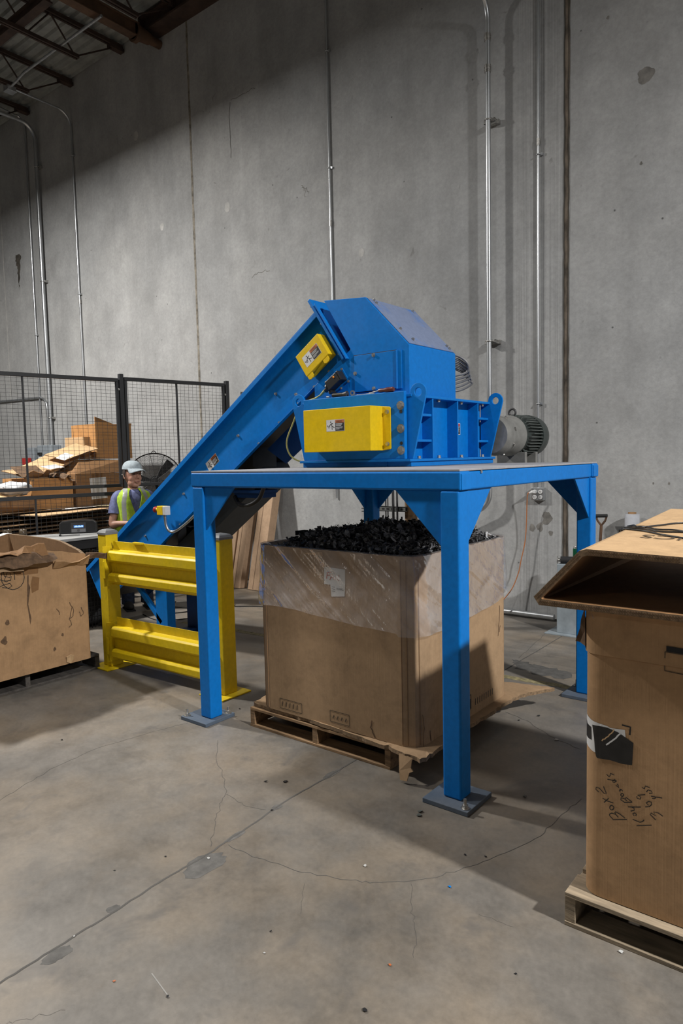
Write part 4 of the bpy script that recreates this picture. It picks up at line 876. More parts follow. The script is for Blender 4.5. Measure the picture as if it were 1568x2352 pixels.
BOX_INK=[[(-.718,.428),(-.67,.445)],[(-.717,.431),(-.728,.439),(-.729,.445),(-.721,.451),(-.708,.451),(-.699,.443)],[(-.707,.451),(-.711,.456),(-.708,.46),(-.695,.457),(-.676,.448)],[(-.714,.473),(-.716,.467),(-.72,.463),(-.724,.462),(-.728,.466),(-.728,.471),(-.725,.477),(-.72,.479),(-.716,.477),(-.714,.473)],[(-.753,.495),(-.739,.49),(-.716,.489)],[(-.748,.481),(-.732,.501)],[(-.766,.513),(-.777,.519),(-.776,.527),(-.765,.528),(-.748,.514),(-.740,.516),(-.746,.528),(-.75,.538)],[(-.638,.434),(-.59,.452)],[(-.651,.452),(-.627,.45),(-.618,.456),(-.614,.463)],[(-.646,.466),(-.651,.472),(-.645,.477),(-.639,.474),(-.641,.468)],[(-.667,.491),(-.625,.504)],[(-.658,.479),(-.646,.486),(-.647,.493),(-.654,.494)],[(-.68,.503),(-.653,.512)],[(-.68,.504),(-.691,.509),(-.69,.516),(-.681,.517),(-.67,.511)],[(-.677,.518),(-.672,.522),(-.654,.513)],[(-.681,.529),(-.683,.525),(-.685,.523),(-.689,.522),(-.691,.524),(-.691,.528),(-.689,.531),(-.686,.533),(-.683,.532),(-.681,.529)],[(-.693,.535),(-.696,.54),(-.688,.545),(-.685,.541)],[(-.688,.545),(-.696,.545)],[(-.708,.555),(-.697,.549),(-.701,.558),(-.704,.562)],[(-.737,.568),(-.705,.571)],[(-.717,.562),(-.719,.569),(-.711,.575),(-.708,.568),(-.716,.562)],[(-.74,.585),(-.731,.578),(-.728,.584),(-.727,.592),(-.714,.59)],[(-.577,.474),(-.595,.488),(-.592,.494),(-.576,.488),(-.584,.5),(-.569,.501),(-.555,.494)],[(-.611,.509),(-.598,.514),(-.591,.523),(-.592,.532),(-.601,.531),(-.608,.524),(-.6,.518)],[(-.638,.538),(-.637,.531),(-.627,.531),(-.625,.539),(-.636,.542),(-.611,.552)],[(-.593,.552),(-.558,.556)],[(-.589,.546),(-.584,.546),(-.578,.55),(-.583,.554)],[(-.608,.562),(-.602,.571),(-.592,.57),(-.589,.564),(-.599,.56)],[(-.622,.574),(-.614,.571),(-.611,.582),(-.597,.58)]]
b=MB()
for q in BOX_INK: b.ribbon(q,.0032,RF(.0022))
b.build('handwriting',M['ink'],rb,fix=False)
b=MB(); b.ribbon([(-.69,.773),(-.662,.772),(-.664,.744)],.006,RF(.002)); b.build('corner_mark',M['ink'],rb,fix=False)
b=MB()
def strip(poly,mi,d):
    """fill a polygon by vertical slices so that it follows the rounded corner"""
    xs=[p[0] for p in poly]; a,c=min(xs),max(xs); k=36; rows=[]
    for i in range(k+1):
        x=a+(c-a)*(i+.0001)/k*.9999; zs=[]
        for j in range(len(poly)):
            p=poly[j]; q=poly[(j+1)%len(poly)]
            if (p[0]-x)*(q[0]-x)<0: zs.append(p[1]+(q[1]-p[1])*(x-p[0])/(q[0]-p[0]))
        if len(zs)>=2: rows.append((x,min(zs),max(zs)))
    vs=[]
    for x,l,h in rows: vs += [RF(d)(x,l),RF(d)(x,h)]
    b.add(vs,[(2*i,2*i+2,2*i+3,2*i+1) for i in range(len(rows)-1)],False,mi)
strip([(-.826,.774),(-.793,.763),(-.739,.757),(-.729,.753),(-.677,.758),(-.676,.72),(-.71,.685),(-.747,.649),(-.79,.653),(-.826,.666)],0,.0015)
strip([(-.793,.748),(-.769,.751),(-.738,.752),(-.701,.744),(-.651,.72),(-.653,.688),(-.655,.641),(-.689,.637),(-.728,.639),(-.775,.634),(-.78,.646),(-.785,.702)],1,.0022)
strip([(-.825,.755),(-.817,.742),(-.797,.738),(-.795,.692),(-.807,.691),(-.825,.693)],1,.0022)
b.ribbon(jit([(-.716,.752),(-.735,.722),(-.757,.700)],.002,4),.004,RF(.003),2); b.ribbon(jit([(-.694,.742),(-.715,.717),(-.742,.690)],.002,4),.005,RF(.003),0)
b.build('shipping_label',[M['paper'],M['spray'],M['card_light']],rb,fix=False)
b=MB(); b.poly([(-.552,1.070),(-.40,1.066),(-.40,1.048),(-.552,1.052)],RF(.0025),0); 
for q in ([(-.556,1.050),(-.558,.985)],[(-.558,.985),(-.40,.978)],[(-.556,1.050),(-.40,1.046)]): b.ribbon(q,.003,RF(.0022),1)
b.build('hand_hole',[M['black_matte'],M['ink_faint']],rb,fix=False)
def tape_mat():
    t=NT('reinforced_tape'); t.col((.30,.22,.19)); t.bump(t.noise(1,4,.6,t.coord((30,1,300))),.6,.004); return t.setp(.25,0,.7)
b=MB(); b.poly([(-.80,1.157),(.34,1.157),(.34,1.126),(-.79,1.128)],RF(.002)); b.build('tape',tape_mat(),rb,fix=False)
b=MB(); vs=[(-.822,2.44,1.02),(-.842,2.43,1.075),(-.835,2.42,1.11),(-.815,2.40,1.158),(-.812,2.40,1.01),(-.845,2.43,1.01),(-.862,2.44,1.022)]
b.add(vs,[(0,6,1,2,3,4)]); b.add([(x-.012,y-.004,z) for x,y,z in vs],[(4,3,2,1,6,0)]); b.build('torn_flap',M['card_dark'],rb)
# lid sleeve
lid_=thing('cardboard_sleeve',(-.3,2.9,1.165),'open-ended cardboard lid with black cords lying on top of the right box','box lid')
def sleeve(name,pts0,pts1,y0,y1,th,mats):
    """panels of a flattened sleeve: closed cross-section pts0 at y0, pts1 at y1"""
    n=len(pts0); 
    def off(P,d):
        out=[]
        for i in range(n):
            a=Vector(P[i-1]); p=Vector(P[i]); c=Vector(P[(i+1)%n]); e1=(p-a).normalized(); e2=(c-p).normalized()
            n1=Vector((-e1.y,e1.x)); n2=Vector((-e2.y,e2.x)); m_=(n1+n2).normalized(); out.append(p+m_*(d/max(.35,m_.dot(n1))))
        return out
    i0=off(pts0,th); i1=off(pts1,th); b=MB(); N=14
    def row(P,Q,y,t): return [Vector((p[0]+(q[0]-p[0])*t,y,p[1]+(q[1]-p[1])*t)) for p,q in zip(P,Q)]
    for k in range(n):
        A=[]; 
    O=[row(pts0,pts1,y0+(y1-y0)*k/N,k/N) for k in range(N+1)]; I=[row(i0,i1,y0+(y1-y0)*k/N,k/N) for k in range(N+1)]
    b.loft(O,0,caps=False,smooth=False); b.loft(I,2,caps=False,smooth=False)
    for X in (0,N): b.add(O[X]+I[X],[(i,(i+1)%n,n+(i+1)%n,n+i) for i in range(n)],False,1)
    return b
cs0=[(-.985,1.185),(-.955,1.160),(.33,1.160),(.50,1.345),(.48,1.372),(-.795,1.375),(-.822,1.362)]
cs0=[(-.988,1.190),(-.968,1.162),(.33,1.160),(.50,1.345),(.48,1.362),(-.500,1.368),(-.800,1.374),(-.826,1.366)]
cs1=[(-.975,1.215),(-.955,1.170),(.33,1.170),(.52,1.385),(.50,1.41),(-.500,1.424),(-.805,1.428),(-.83,1.415)]
b=sleeve('s',cs0,cs1,2.332,3.50,.022,None)
b.build('sleeve',[M['card_light'],M['card_edge'],M['card_brown']],lid_)
# corrugation holes on the cut edges, one mesh per panel edge
for P,Q,sg in ((cs0[1],cs0[2],1),(cs0[7],cs0[0],1),(cs0[5],cs0[6],1)):
    b=MB(); d=Vector((Q[0]-P[0],Q[1]-P[1])); L=d.length; d/=L; nn=Vector((-d.y,d.x)); k=int(L/.0085)
    for o in (.0065,.0155):
        for i in range(1,k):
            c=Vector(P)+d*(i*L/k)+nn*o*sg
            b.box((c.x-.0017,2.3308,c.y-.0022),(c.x+.0017,2.333,c.y+.0022))
    tag(b.build('flute_holes',M['card_dark'],lid_,fix=False),None,None,kind='stuff')
def TP(x,y,d=0.0):
    t_=(y-2.332)/(3.50-2.332); a0,b0=cs0[6],cs0[5]; a1,b1=cs1[6],cs1[5]
    xa=a0[0]+(a1[0]-a0[0])*t_; za=a0[1]+(a1[1]-a0[1])*t_; xb=b0[0]+(b1[0]-b0[0])*t_; zb_=b0[1]+(b1[1]-b0[1])*t_
    k=(x-xa)/(xb-xa); k=min(k,1.0) if x<-.5 else 1.0
    return Vector((x,y,za+(zb_-za)*k+d))
b=MB(); b.text('STICS',.105,lambda u,v:TP(-.455-u,2.70-v,.0025)); b.build('printing',M['ink_faint'],lid_,fix=False)
tw=thing('cord',(-.6,2.85,1.39),'thin black cords looped across the top of the cardboard lid','cord')
for k,q in enumerate(([(-.806,2.90,.004),(-.77,2.86,.004),(-.72,2.93,.004),(-.66,3.03,.004),(-.55,3.07,.004),(-.42,3.10,.004)],[(-.80,2.82,.004),(-.74,2.82,.004),(-.68,2.78,.004),(-.60,2.80,.004),(-.45,2.82,.004)],[(-.805,2.86,.004),(-.76,2.88,.004),(-.70,2.83,.004),(-.64,2.84,.004),(-.57,2.80,.004),(-.42,2.78,.004)],[(-.806,2.79,.004),(-.73,2.77,.004),(-.65,2.71,.004),(-.55,2.66,.004),(-.42,2.62,.004)])):
    pts=smooth_path([TP(x,y,d) for x,y,d in q],6); pts=[Vector((-.838,pts[0].y+.03,pts[0].z-.06)),Vector((-.830,pts[0].y+.005,pts[0].z-.005))]+pts
    m=MB(); m.tube(pts,.0035,6); m.build('strand',M['black'],tw)

# ------------------------------------------------------------------ left box, torn at the top
LX0,LY0,LX1,LY1=-6.30,1.86,-5.035,3.02; LZ0,LZ1=.126,1.06
lb=thing('cardboard_box',(-5.67,2.44,LZ0),'torn and stained cardboard box on a dark pallet at the left edge','box')
lp=octbox(LX0,LY0,LX1,LY1,.02,2); lp=dens(lp,.06)
def topj(x,y):
    if x>LX1-.03: return -.075*max(0,(y-2.66))/.36-.01+random.uniform(-.006,.006)
    if y>LY1-.03: return -.015+.03*max(0,min(1,(LX1-x)/.6))-.06*max(0,1-(LX1-x)/.35)
    return 0
carton('box_wall',lp,LZ0,LZ1,[M['card'],M['card_edge'],M['card_in']],lb,th=.02,topj=topj)
LF=lambda d:(lambda u,v:(LX1+d,u,v))
b=MB()
b.ribbon([(2.504,.864),(2.496,.83),(2.475,.803),(2.446,.788),(2.413,.786),(2.381,.799),(2.354,.823),(2.338,.855),(2.334,.89),(2.342,.923),(2.362,.95),(2.391,.966),(2.423,.968),(2.456,.957),(2.483,.933),(2.5,.9),(2.504,.864)],.005,LF(.0015))
for q in ([(2.35,.947),(2.357,.894),(2.397,.878),(2.404,.908),(2.379,.917),(2.355,.863),(2.401,.856),(2.408,.887)],[(2.325,.873),(2.37,.851),(2.401,.861)],[(2.429,.936),(2.432,.857)],[(2.322,.822),(2.353,.832),(2.395,.836),(2.409,.813),(2.382,.802),(2.337,.814)]): b.ribbon(q,.005,LF(.0018))
b.build('handwriting',M['ink'],lb,fix=False)
for q,mt_ in (([(2.529,.876),(2.537,.875),(2.534,.814),(2.545,.781),(2.522,.656),(2.54,.545),(2.529,.499),(2.514,.658),(2.523,.816)],'card_dark'),([(2.567,.863),(2.62,.844),(2.607,.754),(2.556,.736),(2.549,.801)],'card_brown'),([(2.501,.942),(2.617,.923),(2.611,.878),(2.45,.886),(2.405,.929)],'card_brown')):
    b=MB(); b.poly(q,LF(.0012)); b.build('torn_patch',M[mt_],lb,fix=False)
for q in ([(2.852,.613),(2.884,.545),(2.878,.501),(2.841,.474),(2.855,.511),(2.87,.57)],[(2.847,.473),(2.859,.431),(2.837,.413)],[(2.948,.556),(2.97,.506),(2.944,.482),(2.93,.522)],[(2.741,.583),(2.763,.551),(2.761,.529)]):
    b=MB(); b.ribbon(jit(q,.004,3),.006,LF(.0013)); b.build('scuff',M['card_dark'],lb,fix=False)
for c,r in (((2.33,.42),.03),((2.36,.55),.022),((2.71,.27),.016),((2.78,.37),.014)):
    b=MB(); b.poly(blob(c,r*.7,r,14,.5),LF(.0011)); b.build('grease_spot',M['card_dark'],lb,fix=False)
def flap(pts,th,name,mats,parent,amp=.012,seed=1):
    """curled torn strip: list of cross-section pairs (outer edge point, inner edge point)"""
    random.seed(seed); b=MB(); vs=[]
    for (p,q) in pts:
        j=lambda:random.uniform(-amp,amp)
        for (x,y,z) in (p,q): vs.append((x+j()*.4,y+j()*.3,z+j()))
    k=len(pts); vs2=[(x+th*.8,y,z-th*.5) for x,y,z in vs]
    fs=[(2*i,2*i+2,2*i+3,2*i+1) for i in range(k-1)]
    b.add(vs+vs2,fs+[tuple(reversed([2*k+a for a in f])) for f in fs]+[(2*i,2*k+2*i,2*k+2*i+2,2*i+2) for i in range(k-1)]+[(2*i+1,2*i+3,2*k+2*i+3,2*k+2*i+1) for i in range(k-1)]+[(0,1,2*k+1,2*k),(2*k-2,4*k-2,4*k-1,2*k-1)])
    return b.build(name,mats,parent)
ys=[1.88+.05*i for i in range(19)]
flap([((LX1+.045+.02*math.sin(9*y),y,1.03+.025*math.sin(6*y)),(LX1-.02,y,1.085+.02*math.sin(5*y))) for y in ys if y<2.70],.012,'torn_flap',M['card_brown'],lb,.012,3)
flap([((LX1+.075+.015*math.sin(8*y),y,.985+.02*math.sin(7*y)),(LX1+.02,y,1.035+.015*math.sin(6*y))) for y in ys if y<2.77],.014,'torn_flap',M['card_dark'],lb,.012,5)
flap([((LX1+.05,y,.925+.015*math.sin(14*y)),(LX1+.005,y,.99+.012*math.sin(9*y))) for y in ys if y<2.50],.010,'torn_flap',M['card_mid'],lb,.012,8)
flap([((LX1+.055+.012*math.sin(20*y),y,.955+.014*math.sin(17*y)),(LX1+.003,y,.905)) for y in [2.73,2.79,2.85,2.91,2.97,3.02]],.010,'torn_flap',M['card'],lb,.010,4)
flap([((LX1-.03,3.03,.985),(LX1-.02,3.02,.945)),((LX1+.02,3.10,.985),(LX1+.0,3.10,.94)),((LX1+.03,3.17,.965),(LX1+.02,3.17,.925)),((LX1+.03,3.21,.975),(LX1+.03,3.21,.955))],.012,'torn_flap',M['card_dark'],lb,.004,6)
flap([((LX1+.012,2.795,.19),(LX1+.003,2.80,.145)),((LX1+.02,2.83,.205),(LX1+.012,2.83,.13)),((LX1+.008,2.86,.19),(LX1+.004,2.86,.16))],.004,'torn_flap',M['card_light'],lb,.004,6)
random.seed(11)
# ------------------------------------------------------------------ yellow guard rail
gr=thing('guard_rail',(-4.4,3.25,0),'yellow steel guard rail with two corrugated beams between square posts','guard rail')
for k,(px,py) in enumerate(((-5.075,3.245),(-3.76,3.31))):
    b=MB(); hw=.0575 if k==0 else .062; b.box((px-hw,py-hw,.012),(px+hw,py+hw,1.125 if k==0 else 1.15)); po=b.build('post',M['yellow_worn'],gr,bevel=.006,seg=2)
    b=MB(); b.box((px-.13,py-.14,0),(px+.125,py+.14,.012)); b.build('base_plate',M['yellow_worn'],po,bevel=.004)
    b=MB(); zt_=1.125 if k==0 else 1.15; w=hw+.004
    b.loft([[Vector((px+sx*r,py+sy*r,z)) for sx,sy in ((-1,-1),(1,-1),(1,1),(-1,1))] for z,r in ((zt_-.012,w),(zt_+.004,w),(zt_+.02,w*.8),(zt_+.03,w*.45),(zt_+.033,.006))],0,smooth=False); b.build('cap',simple('grey_rubber_cap',(.16,.165,.17),.6),po,bevel=.003)
    if k==0:
        for hx_,hz_ in ((px+.02,1.0),(px+.032,.985),(px+.03,.36)):
            b=MB(); b.cyl((px+hw-.001,py-.02+(hx_-px)*.5,hz_),(px+hw+.0015,py-.02+(hx_-px)*.5,hz_),.006,n=10); b.build('bolt_hole',M['black_matte'],po)
for zo in (0,-.632):
    prof=[(1.06,.0),(.992,.0),(.984,-.046),(.970,-.060),(.912,-.062),(.898,-.052),(.886,-.014),(.806,-.012),(.796,-.050),(.782,-.062),(.738,-.062),(.724,-.050),(.712,-.006),(.70,.0)]
    th=.005; pts=[(v,z+zo) for z,v in prof]; back=[(v+th,z+zo-(.0)) for z,v in reversed(prof)]
    b=MB(); x0_,x1_=-4.985,-3.83
    def row(x,f): return [Vector((x,3.235+.055*f+v,z)) for v,z in pts+back]
    b.loft([row(x0_+(x1_-x0_)*i/8,i/8) for i in range(9)],0,smooth=False)
    b.build('rail_beam',M['yellow_worn'],gr,bevel=.011,seg=3)
    for px,py,s in ((-5.0165,3.235,1),(-3.823,3.30,-1)):
        b=MB(); b.box((min(px,px+s*.006),py-.085,.69+zo),(max(px,px+s*.006),py+.03,1.02+zo)); b.box((min(px,px+s*.05),py-.014,.70+zo),(max(px,px+s*.05),py-.008,1.0+zo)); b.box((min(px,px+s*.03),py-.088,.76+zo),(max(px,px+s*.03),py-.082,.90+zo)); b.build('bracket',M['yellow_worn'],gr,bevel=.002)
b=MB(); b.box((-4.72,3.235,1.050),(-4.60,3.262,1.066)); b.build('joint_clip',M['yellow_worn'],gr,bevel=.002)

# ------------------------------------------------------------------ workbench and what lies on it
BZ=.91
wb=thing('workbench',(-7.2,3.6,0),'workbench with worn pale top along the mesh fence behind the torn box','workbench')
b=MB(); b.prism([(-6.78,2.4),(-6.775,4.33),(-7.14,4.47),(-7.66,3.66),(-7.80,2.4)],XY,BZ-.03,BZ); b.build('top',simple('worn_bench_top',(.36,.36,.355),.6,var=.25,scale=4),wb,bevel=.004)
b=MB(); b.box((-6.83,2.4,BZ-.13),(-6.80,4.28,BZ-.03)); b.build('apron',M['black_matte'],wb,bevel=.003)
for x,y in ((-6.84,4.24),(-7.20,4.30),(-6.84,2.5),(-7.70,2.5)):
    b=MB(); b.box((x-.035,y-.035,0),(x+.035,y+.035,BZ-.03)); b.build('leg',M['black_matte'],wb,bevel=.003)
b=MB(); b.box((-7.5,2.5,.22),(-6.82,4.2,.25)); b.build('shelf',M['black_matte'],wb)
def bin_(x,y,w,d,z,h,lab):
    t=thing('storage_bin',(x,y,z),lab,'bin')
    b=MB(); po=octbox(x-w/2,y-d/2,x+w/2,y+d/2,.03,3)
    b.loft([[Vector((x+(p[0]-x)*s,y+(p[1]-y)*s,zz)) for p in po] for zz,s in ((z,.9),(z+h*.9,1.0),(z+h*.9,1.05),(z+h,1.05))],0,caps=False,smooth=False); b.add([(x+(p[0]-x)*.9,y+(p[1]-y)*.9,z+.003) for p in po],[tuple(range(len(po)))]); b.build('tub',M['black_matte'],t)
bin_(-7.05,3.92,.40,.46,.251,.34,'black tub on the dark shelf under the workbench near its right end')
t=thing('wire_crate',(-6.55,3.92,0),'black wire crate on the floor between the torn box and the yellow post','crate')
b=MB(); cx0,cx1,cy0,cy1=-6.76,-6.42,3.80,4.10
for z in [.02+.05*k for k in range(16)]:
    for (p,q) in (((cx0,cy0),(cx1,cy0)),((cx1,cy0),(cx1,cy1)),((cx1,cy1),(cx0,cy1)),((cx0,cy1),(cx0,cy0))): b.cyl((p[0],p[1],z),(q[0],q[1],z),.003,n=5,caps=False)
for k in range(9):
    x=cx0+(cx1-cx0)*k/8; y=cy0+(cy1-cy0)*k/8
    for p in ((x,cy0),(x,cy1),(cx0,y),(cx1,y)): b.cyl((p[0],p[1],0),(p[0],p[1],.78),.003,n=5,caps=False)
b.build('wire_sides',M['black'],t)
b=MB(); b.box((cx0+.02,cy0+.02,.03),(cx1-.02,cy1-.02,.72)); b.build('dark_contents',M['black_matte'],t,bevel=.02)
rd=thing('radio',(-7.26,4.26,BZ),'black radio with blue display standing on the workbench','radio')
ra=math.atan2(4.44-4.10,-7.15+7.37); ux=Vector((math.cos(ra),math.sin(ra),0)); uy=Vector((-math.sin(ra),math.cos(ra),0))
RM=Matrix(((ux.x,uy.x,0,-7.26),(ux.y,uy.y,0,4.27),(0,0,1,BZ),(0,0,0,1)))
b=MB(); po=[(-.195,.0),(.195,0),(.205,.02),(.200,.115),(.17,.140),(.08,.150),(-.08,.150),(-.17,.140),(-.2,.115),(-.205,.02)]
b.prism(po,lambda u,v,t:RM@Vector((u,t,v)),-.075,.075); b.build('case',M['black'],rd,bevel=.006)
b=MB(); b.box((-.075,-.079,.012),(.085,-.0755,.122),M=RM); pn=b.build('front_panel',simple('radio_panel_dark',(.045,.045,.05),.35),rd,bevel=.002)
t=NT('lit_blue_display'); t.col((.01,.02,.05)); t.b.inputs['Emission Color'].default_value=(.12,.35,.95,1); t.b.inputs['Emission Strength'].default_value=.55; t.setp(.2)
b=MB(); b.box((-.045,-.081,.068),(.06,-.0791,.095),M=RM); b.build('display',t.m,pn)
t2=NT('lit_display_digits'); t2.col((.4,.6,1)); t2.b.inputs['Emission Color'].default_value=(.5,.75,1,1); t2.b.inputs['Emission Strength'].default_value=1.0
b=MB()
for k in range(9): b.box((-.038+.0105*k,-.0818,.073),(-.031+.0105*k,-.0811,.090-(.006 if k%3==0 else 0)),M=RM)
b.build('digits',t2.m,pn)
b=MB(); b.box((-.07,-.081,.016),(.08,-.0791,.054),M=RM); b.build('button_strip',simple('radio_silver',(.22,.22,.23),.4,.5),pn)
b=MB(); b.cyl(RM@Vector((.005,-.081,.036)),RM@Vector((.005,-.088,.036)),.014,n=16); b.build('tuning_knob',simple('radio_silver_dark',(.14,.14,.15),.3,.6),pn)
for s in (-1,1):
    b=MB(); b.box((s*.135-.045,-.0775,.02),(s*.135+.045,-.0755,.115),M=RM); b.build('speaker_grille',M['black_matte'],rd)
for x,y,r,h,lab in ((-7.56,3.60,.045,.085,'leftmost of the two brown tape rolls on the workbench'),(-7.49,3.74,.04,.08,'second brown tape roll on the workbench, nearer the radio')):
    b=MB(); n=24; b.loft([[Vector((rr*math.cos(2*math.pi*i/n),rr*math.sin(2*math.pi*i/n),z)) for i in range(n)] for rr,z in ((r*.6,0),(r,0),(r,h),(r*.6,h),(r*.6,0))],0,caps=False)
    o=b.build('tape_roll',simple('brown_tape',(.09,.065,.04),.3,var=.3)); o.location=(x,y,BZ+.0005); tag(o,lab,'tape roll')
b=MB(); b.ell((0,0,.02),(.12,.09,.055),20,10,fn=lambda p:p*(1+.35*mno.noise(p*22)+.1*mno.noise(p*60)) if p.z>-.01 else Vector((p.x,p.y,-.019)))
o=b.build('plastic_bag',simple('thin_white_plastic',(.50,.51,.52),.35)); o.location=(-7.28,3.46,BZ); tag(o,'crumpled clear plastic bag on the workbench behind the torn box','plastic bag')
b=MB(); b.tube(smooth_path([(-7.10,3.96,BZ+.006),(-7.05,4.0,BZ+.006),(-7.02,4.06,BZ+.008),(-6.98,4.12,BZ+.006)],6),.004,6); b.ell((-7.10,3.955,BZ+.012),(.018,.012,.012)); tag(b.build('earphone_cable',M['black'],origin=(-7.04,4.03,BZ)),'short black cable lying on the bench in front of the radio','cable')

# ------------------------------------------------------------------ mesh fence
FA=Vector((-7.72,3.70,0)); FT=Vector((.178,.984,0)).normalized(); FN=Vector((FT.y,-FT.x,0))
FM=Matrix(((FT.x,FN.x,0,FA.x),(FT.y,FN.y,0,FA.y),(0,0,1,0),(0,0,0,1)))     # local: s, out, z
def fbox(b,a,c): b.box(a,c,M=FM)
def fence_post(s,lab):
    t=thing('fence_post',FM@Vector((s,0,0)),lab,'fence post','black mesh fence')
    b=MB(); fbox(b,(s-.027,-.027,.008),(s+.027,.027,2.79)); b.build('post',M['fence'],t,bevel=.004)
    b=MB(); fbox(b,(s-.08,-.06,0),(s+.08,.06,.008)); b.build('foot_plate',M['fence'],t)
    for z in (2.60,1.55,1.25): 
        b=MB(); hexbolt(b,FM@Vector((s-.045,.034,z)),FN,.010,.012); b.build('bolt',M['steel'],t)
fence_post(1.385,'tall black square post of the mesh fence left of the worker'); fence_post(2.90,'black end post of the mesh fence against the concrete wall')
def fence_panel(s0,s1,z0,z1,lab,stiff,dx=.060,dz=.043):
    t=thing('mesh_panel',FM@Vector(((s0+s1)/2,0,z0)),lab,'fence panel','black mesh fence')
    b=MB(); fbox(b,(s0,-.02,z1-.045),(s1,.02,z1)); b.build('frame_rail',M['fence'],t,bevel=.004)
    b=MB(); fbox(b,(s0,-.02,z0),(s1,.02,z0+.04)); b.build('frame_rail',M['fence'],t,bevel=.004)
    for s in (s0,s1-.032):
        b=MB(); fbox(b,(s,-.018,z0+.04),(s+.032,.018,z1-.045)); b.build('frame_stile',M['fence'],t,bevel=.003)
    b=MB(); r=.0013; s=s0+.05
    while s<s1-.04: fbox(b,(s-r,-r,z0+.04),(s+r,r,z1-.045)); s+=dx
    z=z0+.07
    while z<z1-.05: fbox(b,(s0+.03,r,z-r),(s1-.03,3*r,z+r)); z+=dz
    b.build('wire_mesh',M['fence'],t,fix=False)
    if stiff:
        b=MB(); fbox(b,(stiff-.009,-.012,z0+.04),(stiff+.009,.012,z1-.04)); b.build('stiffener',M['fence'],t)
fence_panel(-.42,1.345,1.40,2.735,'upper black mesh panel left of the tall fence post',.23)
fence_panel(-.42,1.345,.10,1.345,'lower black mesh panel left of the tall fence post, behind the radio',.30)
fence_panel(1.425,2.86,1.40,2.755,'upper black mesh panel right of the tall post, above the drum fan',2.14)
fence_panel(1.425,2.86,.10,1.345,'lower black mesh panel right of the tall post behind the worker',2.14)

# ------------------------------------------------------------------ cardboard behind the fence
def slab(name,c,size,rz,mat,lab,group=None,th=.012,wav=.02,cat='cardboard sheet',tilt=(0,0)):
    b=MB(); nx,ny=10,8; w,d=size; vs=[]
    ph=random.uniform(0,9)
    for k in (0,1):
        for i in range(nx+1):
            for j in range(ny+1):
                x=(i/nx-.5)*w; y=(j/ny-.5)*d; vs.append((x+random.uniform(-.006,.006)*(i in (0,nx)),y,wav*math.sin(x*3+ph)*math.cos(y*2.5+ph)+k*th))
    N=(nx+1)*(ny+1); q=lambda i,j,k:k*N+i*(ny+1)+j
    fs=[(q(i,j,1),q(i+1,j,1),q(i+1,j+1,1),q(i,j+1,1)) for i in range(nx) for j in range(ny)]; b.add(vs,fs,False,0)
    b.add(vs,[(q(i,j,0),q(i,j+1,0),q(i+1,j+1,0),q(i+1,j,0)) for i in range(nx) for j in range(ny)],False,0)
    e=[(q(i,0,0),q(i+1,0,0),q(i+1,0,1),q(i,0,1)) for i in range(nx)]+[(q(i+1,ny,0),q(i,ny,0),q(i,ny,1),q(i+1,ny,1)) for i in range(nx)]+[(q(0,j+1,0),q(0,j,0),q(0,j,1),q(0,j+1,1)) for j in range(ny)]+[(q(nx,j,0),q(nx,j+1,0),q(nx,j+1,1),q(nx,j,1)) for j in range(ny)]
    b.add(vs,e,False,1)
    o=b.build(name,[mat,M['card_edge']],fix=False); o.location=c; o.rotation_euler=(tilt[0],tilt[1],rz); tag(o,lab,cat,group); return o
z=.14
make_pallet(1.3,2.3,M['wood_dark'],'dark pallet under the flat cardboard stack behind the mesh fence',(-8.75,4.45,0),0)
gl='flat brown cardboard sheet inside the stack behind the mesh fence'
while z<1.03:
    slab('cardboard_sheet',(-8.75+random.uniform(-.08,.08),4.45+random.uniform(-.15,.15),z+.006),(1.25+random.uniform(-.1,.08),2.4+random.uniform(-.3,.2)),math.radians(10+random.uniform(-5,5)),M['card_in' if random.random()<.5 else 'card'],gl,'flattened cardboard in the stack behind the fence',wav=.008)
    z+=random.uniform(.034,.062)
slab('cardboard_sheet',(-8.72,3.85,z+.03),(1.2,1.5),math.radians(8),M['card_in'],'dark bent cardboard sheet on top of the flat stack, at its left end',tilt=(0,math.radians(-3)))
top=slab('cardboard_sheet',(-8.55,4.75,z+.03),(1.15,1.6),math.radians(16),M['card_light'],'pale cardboard sheet on top of the flat stack behind the radio',wav=.006)
zt2=z+.055
for k,(x,y,w,d,rz,m_,lab) in enumerate(((-8.72,4.55,.34,.62,.3,'paper','white paper lying on the pale cardboard sheet, left one'),(-8.45,4.95,.30,.75,.25,'paper','white paper lying on the pale cardboard sheet, right one'),(-8.35,5.38,.24,.32,.3,'yline','small yellow sheet at the right end of the pale cardboard'))):
    slab('paper_sheet',(x,y,zt2+.002+.004*k),(w,d),rz,M[m_],lab,th=.002,wav=.002,cat='paper')
def crate(x0,y0,x1,y1,z0,z1,mat,lab,rz=0,lid=None,extra=None):
    t=thing('cardboard_box',((x0+x1)/2,(y0+y1)/2,z0),lab,'box')
    po=dens(octbox(x0,y0,x1,y1,.012,1),.12)
    b=MB(); n=len(po)
    b.loft([[Vector((x+random.uniform(-.006,.006),y,z)) for x,y in po] for z in (z0,z0+(z1-z0)*.5,z1)],0,caps=True,smooth=False); b.build('box_wall',[mat,M['card_edge']],t)
    return t
zs_=zt2+.012
t=crate(-9.3,4.40,-8.52,4.97,zs_,1.52,M['card_orange'],'tan box with crushed torn top left of the big brown box behind the fence')
flap([((-8.50,4.36+.06*k,1.60+.03*math.sin(k*1.7)),(-8.62,4.36+.06*k,1.53)) for k in range(6)],.012,'torn_flap',M['card_brown'],t,.02,21)
flap([((-8.46,4.66+.05*k,1.56-.012*k+.03*math.sin(k*2)),(-8.75,4.66+.05*k,1.60)) for k in range(7)],.012,'torn_flap',M['card_dark'],t,.02,22)
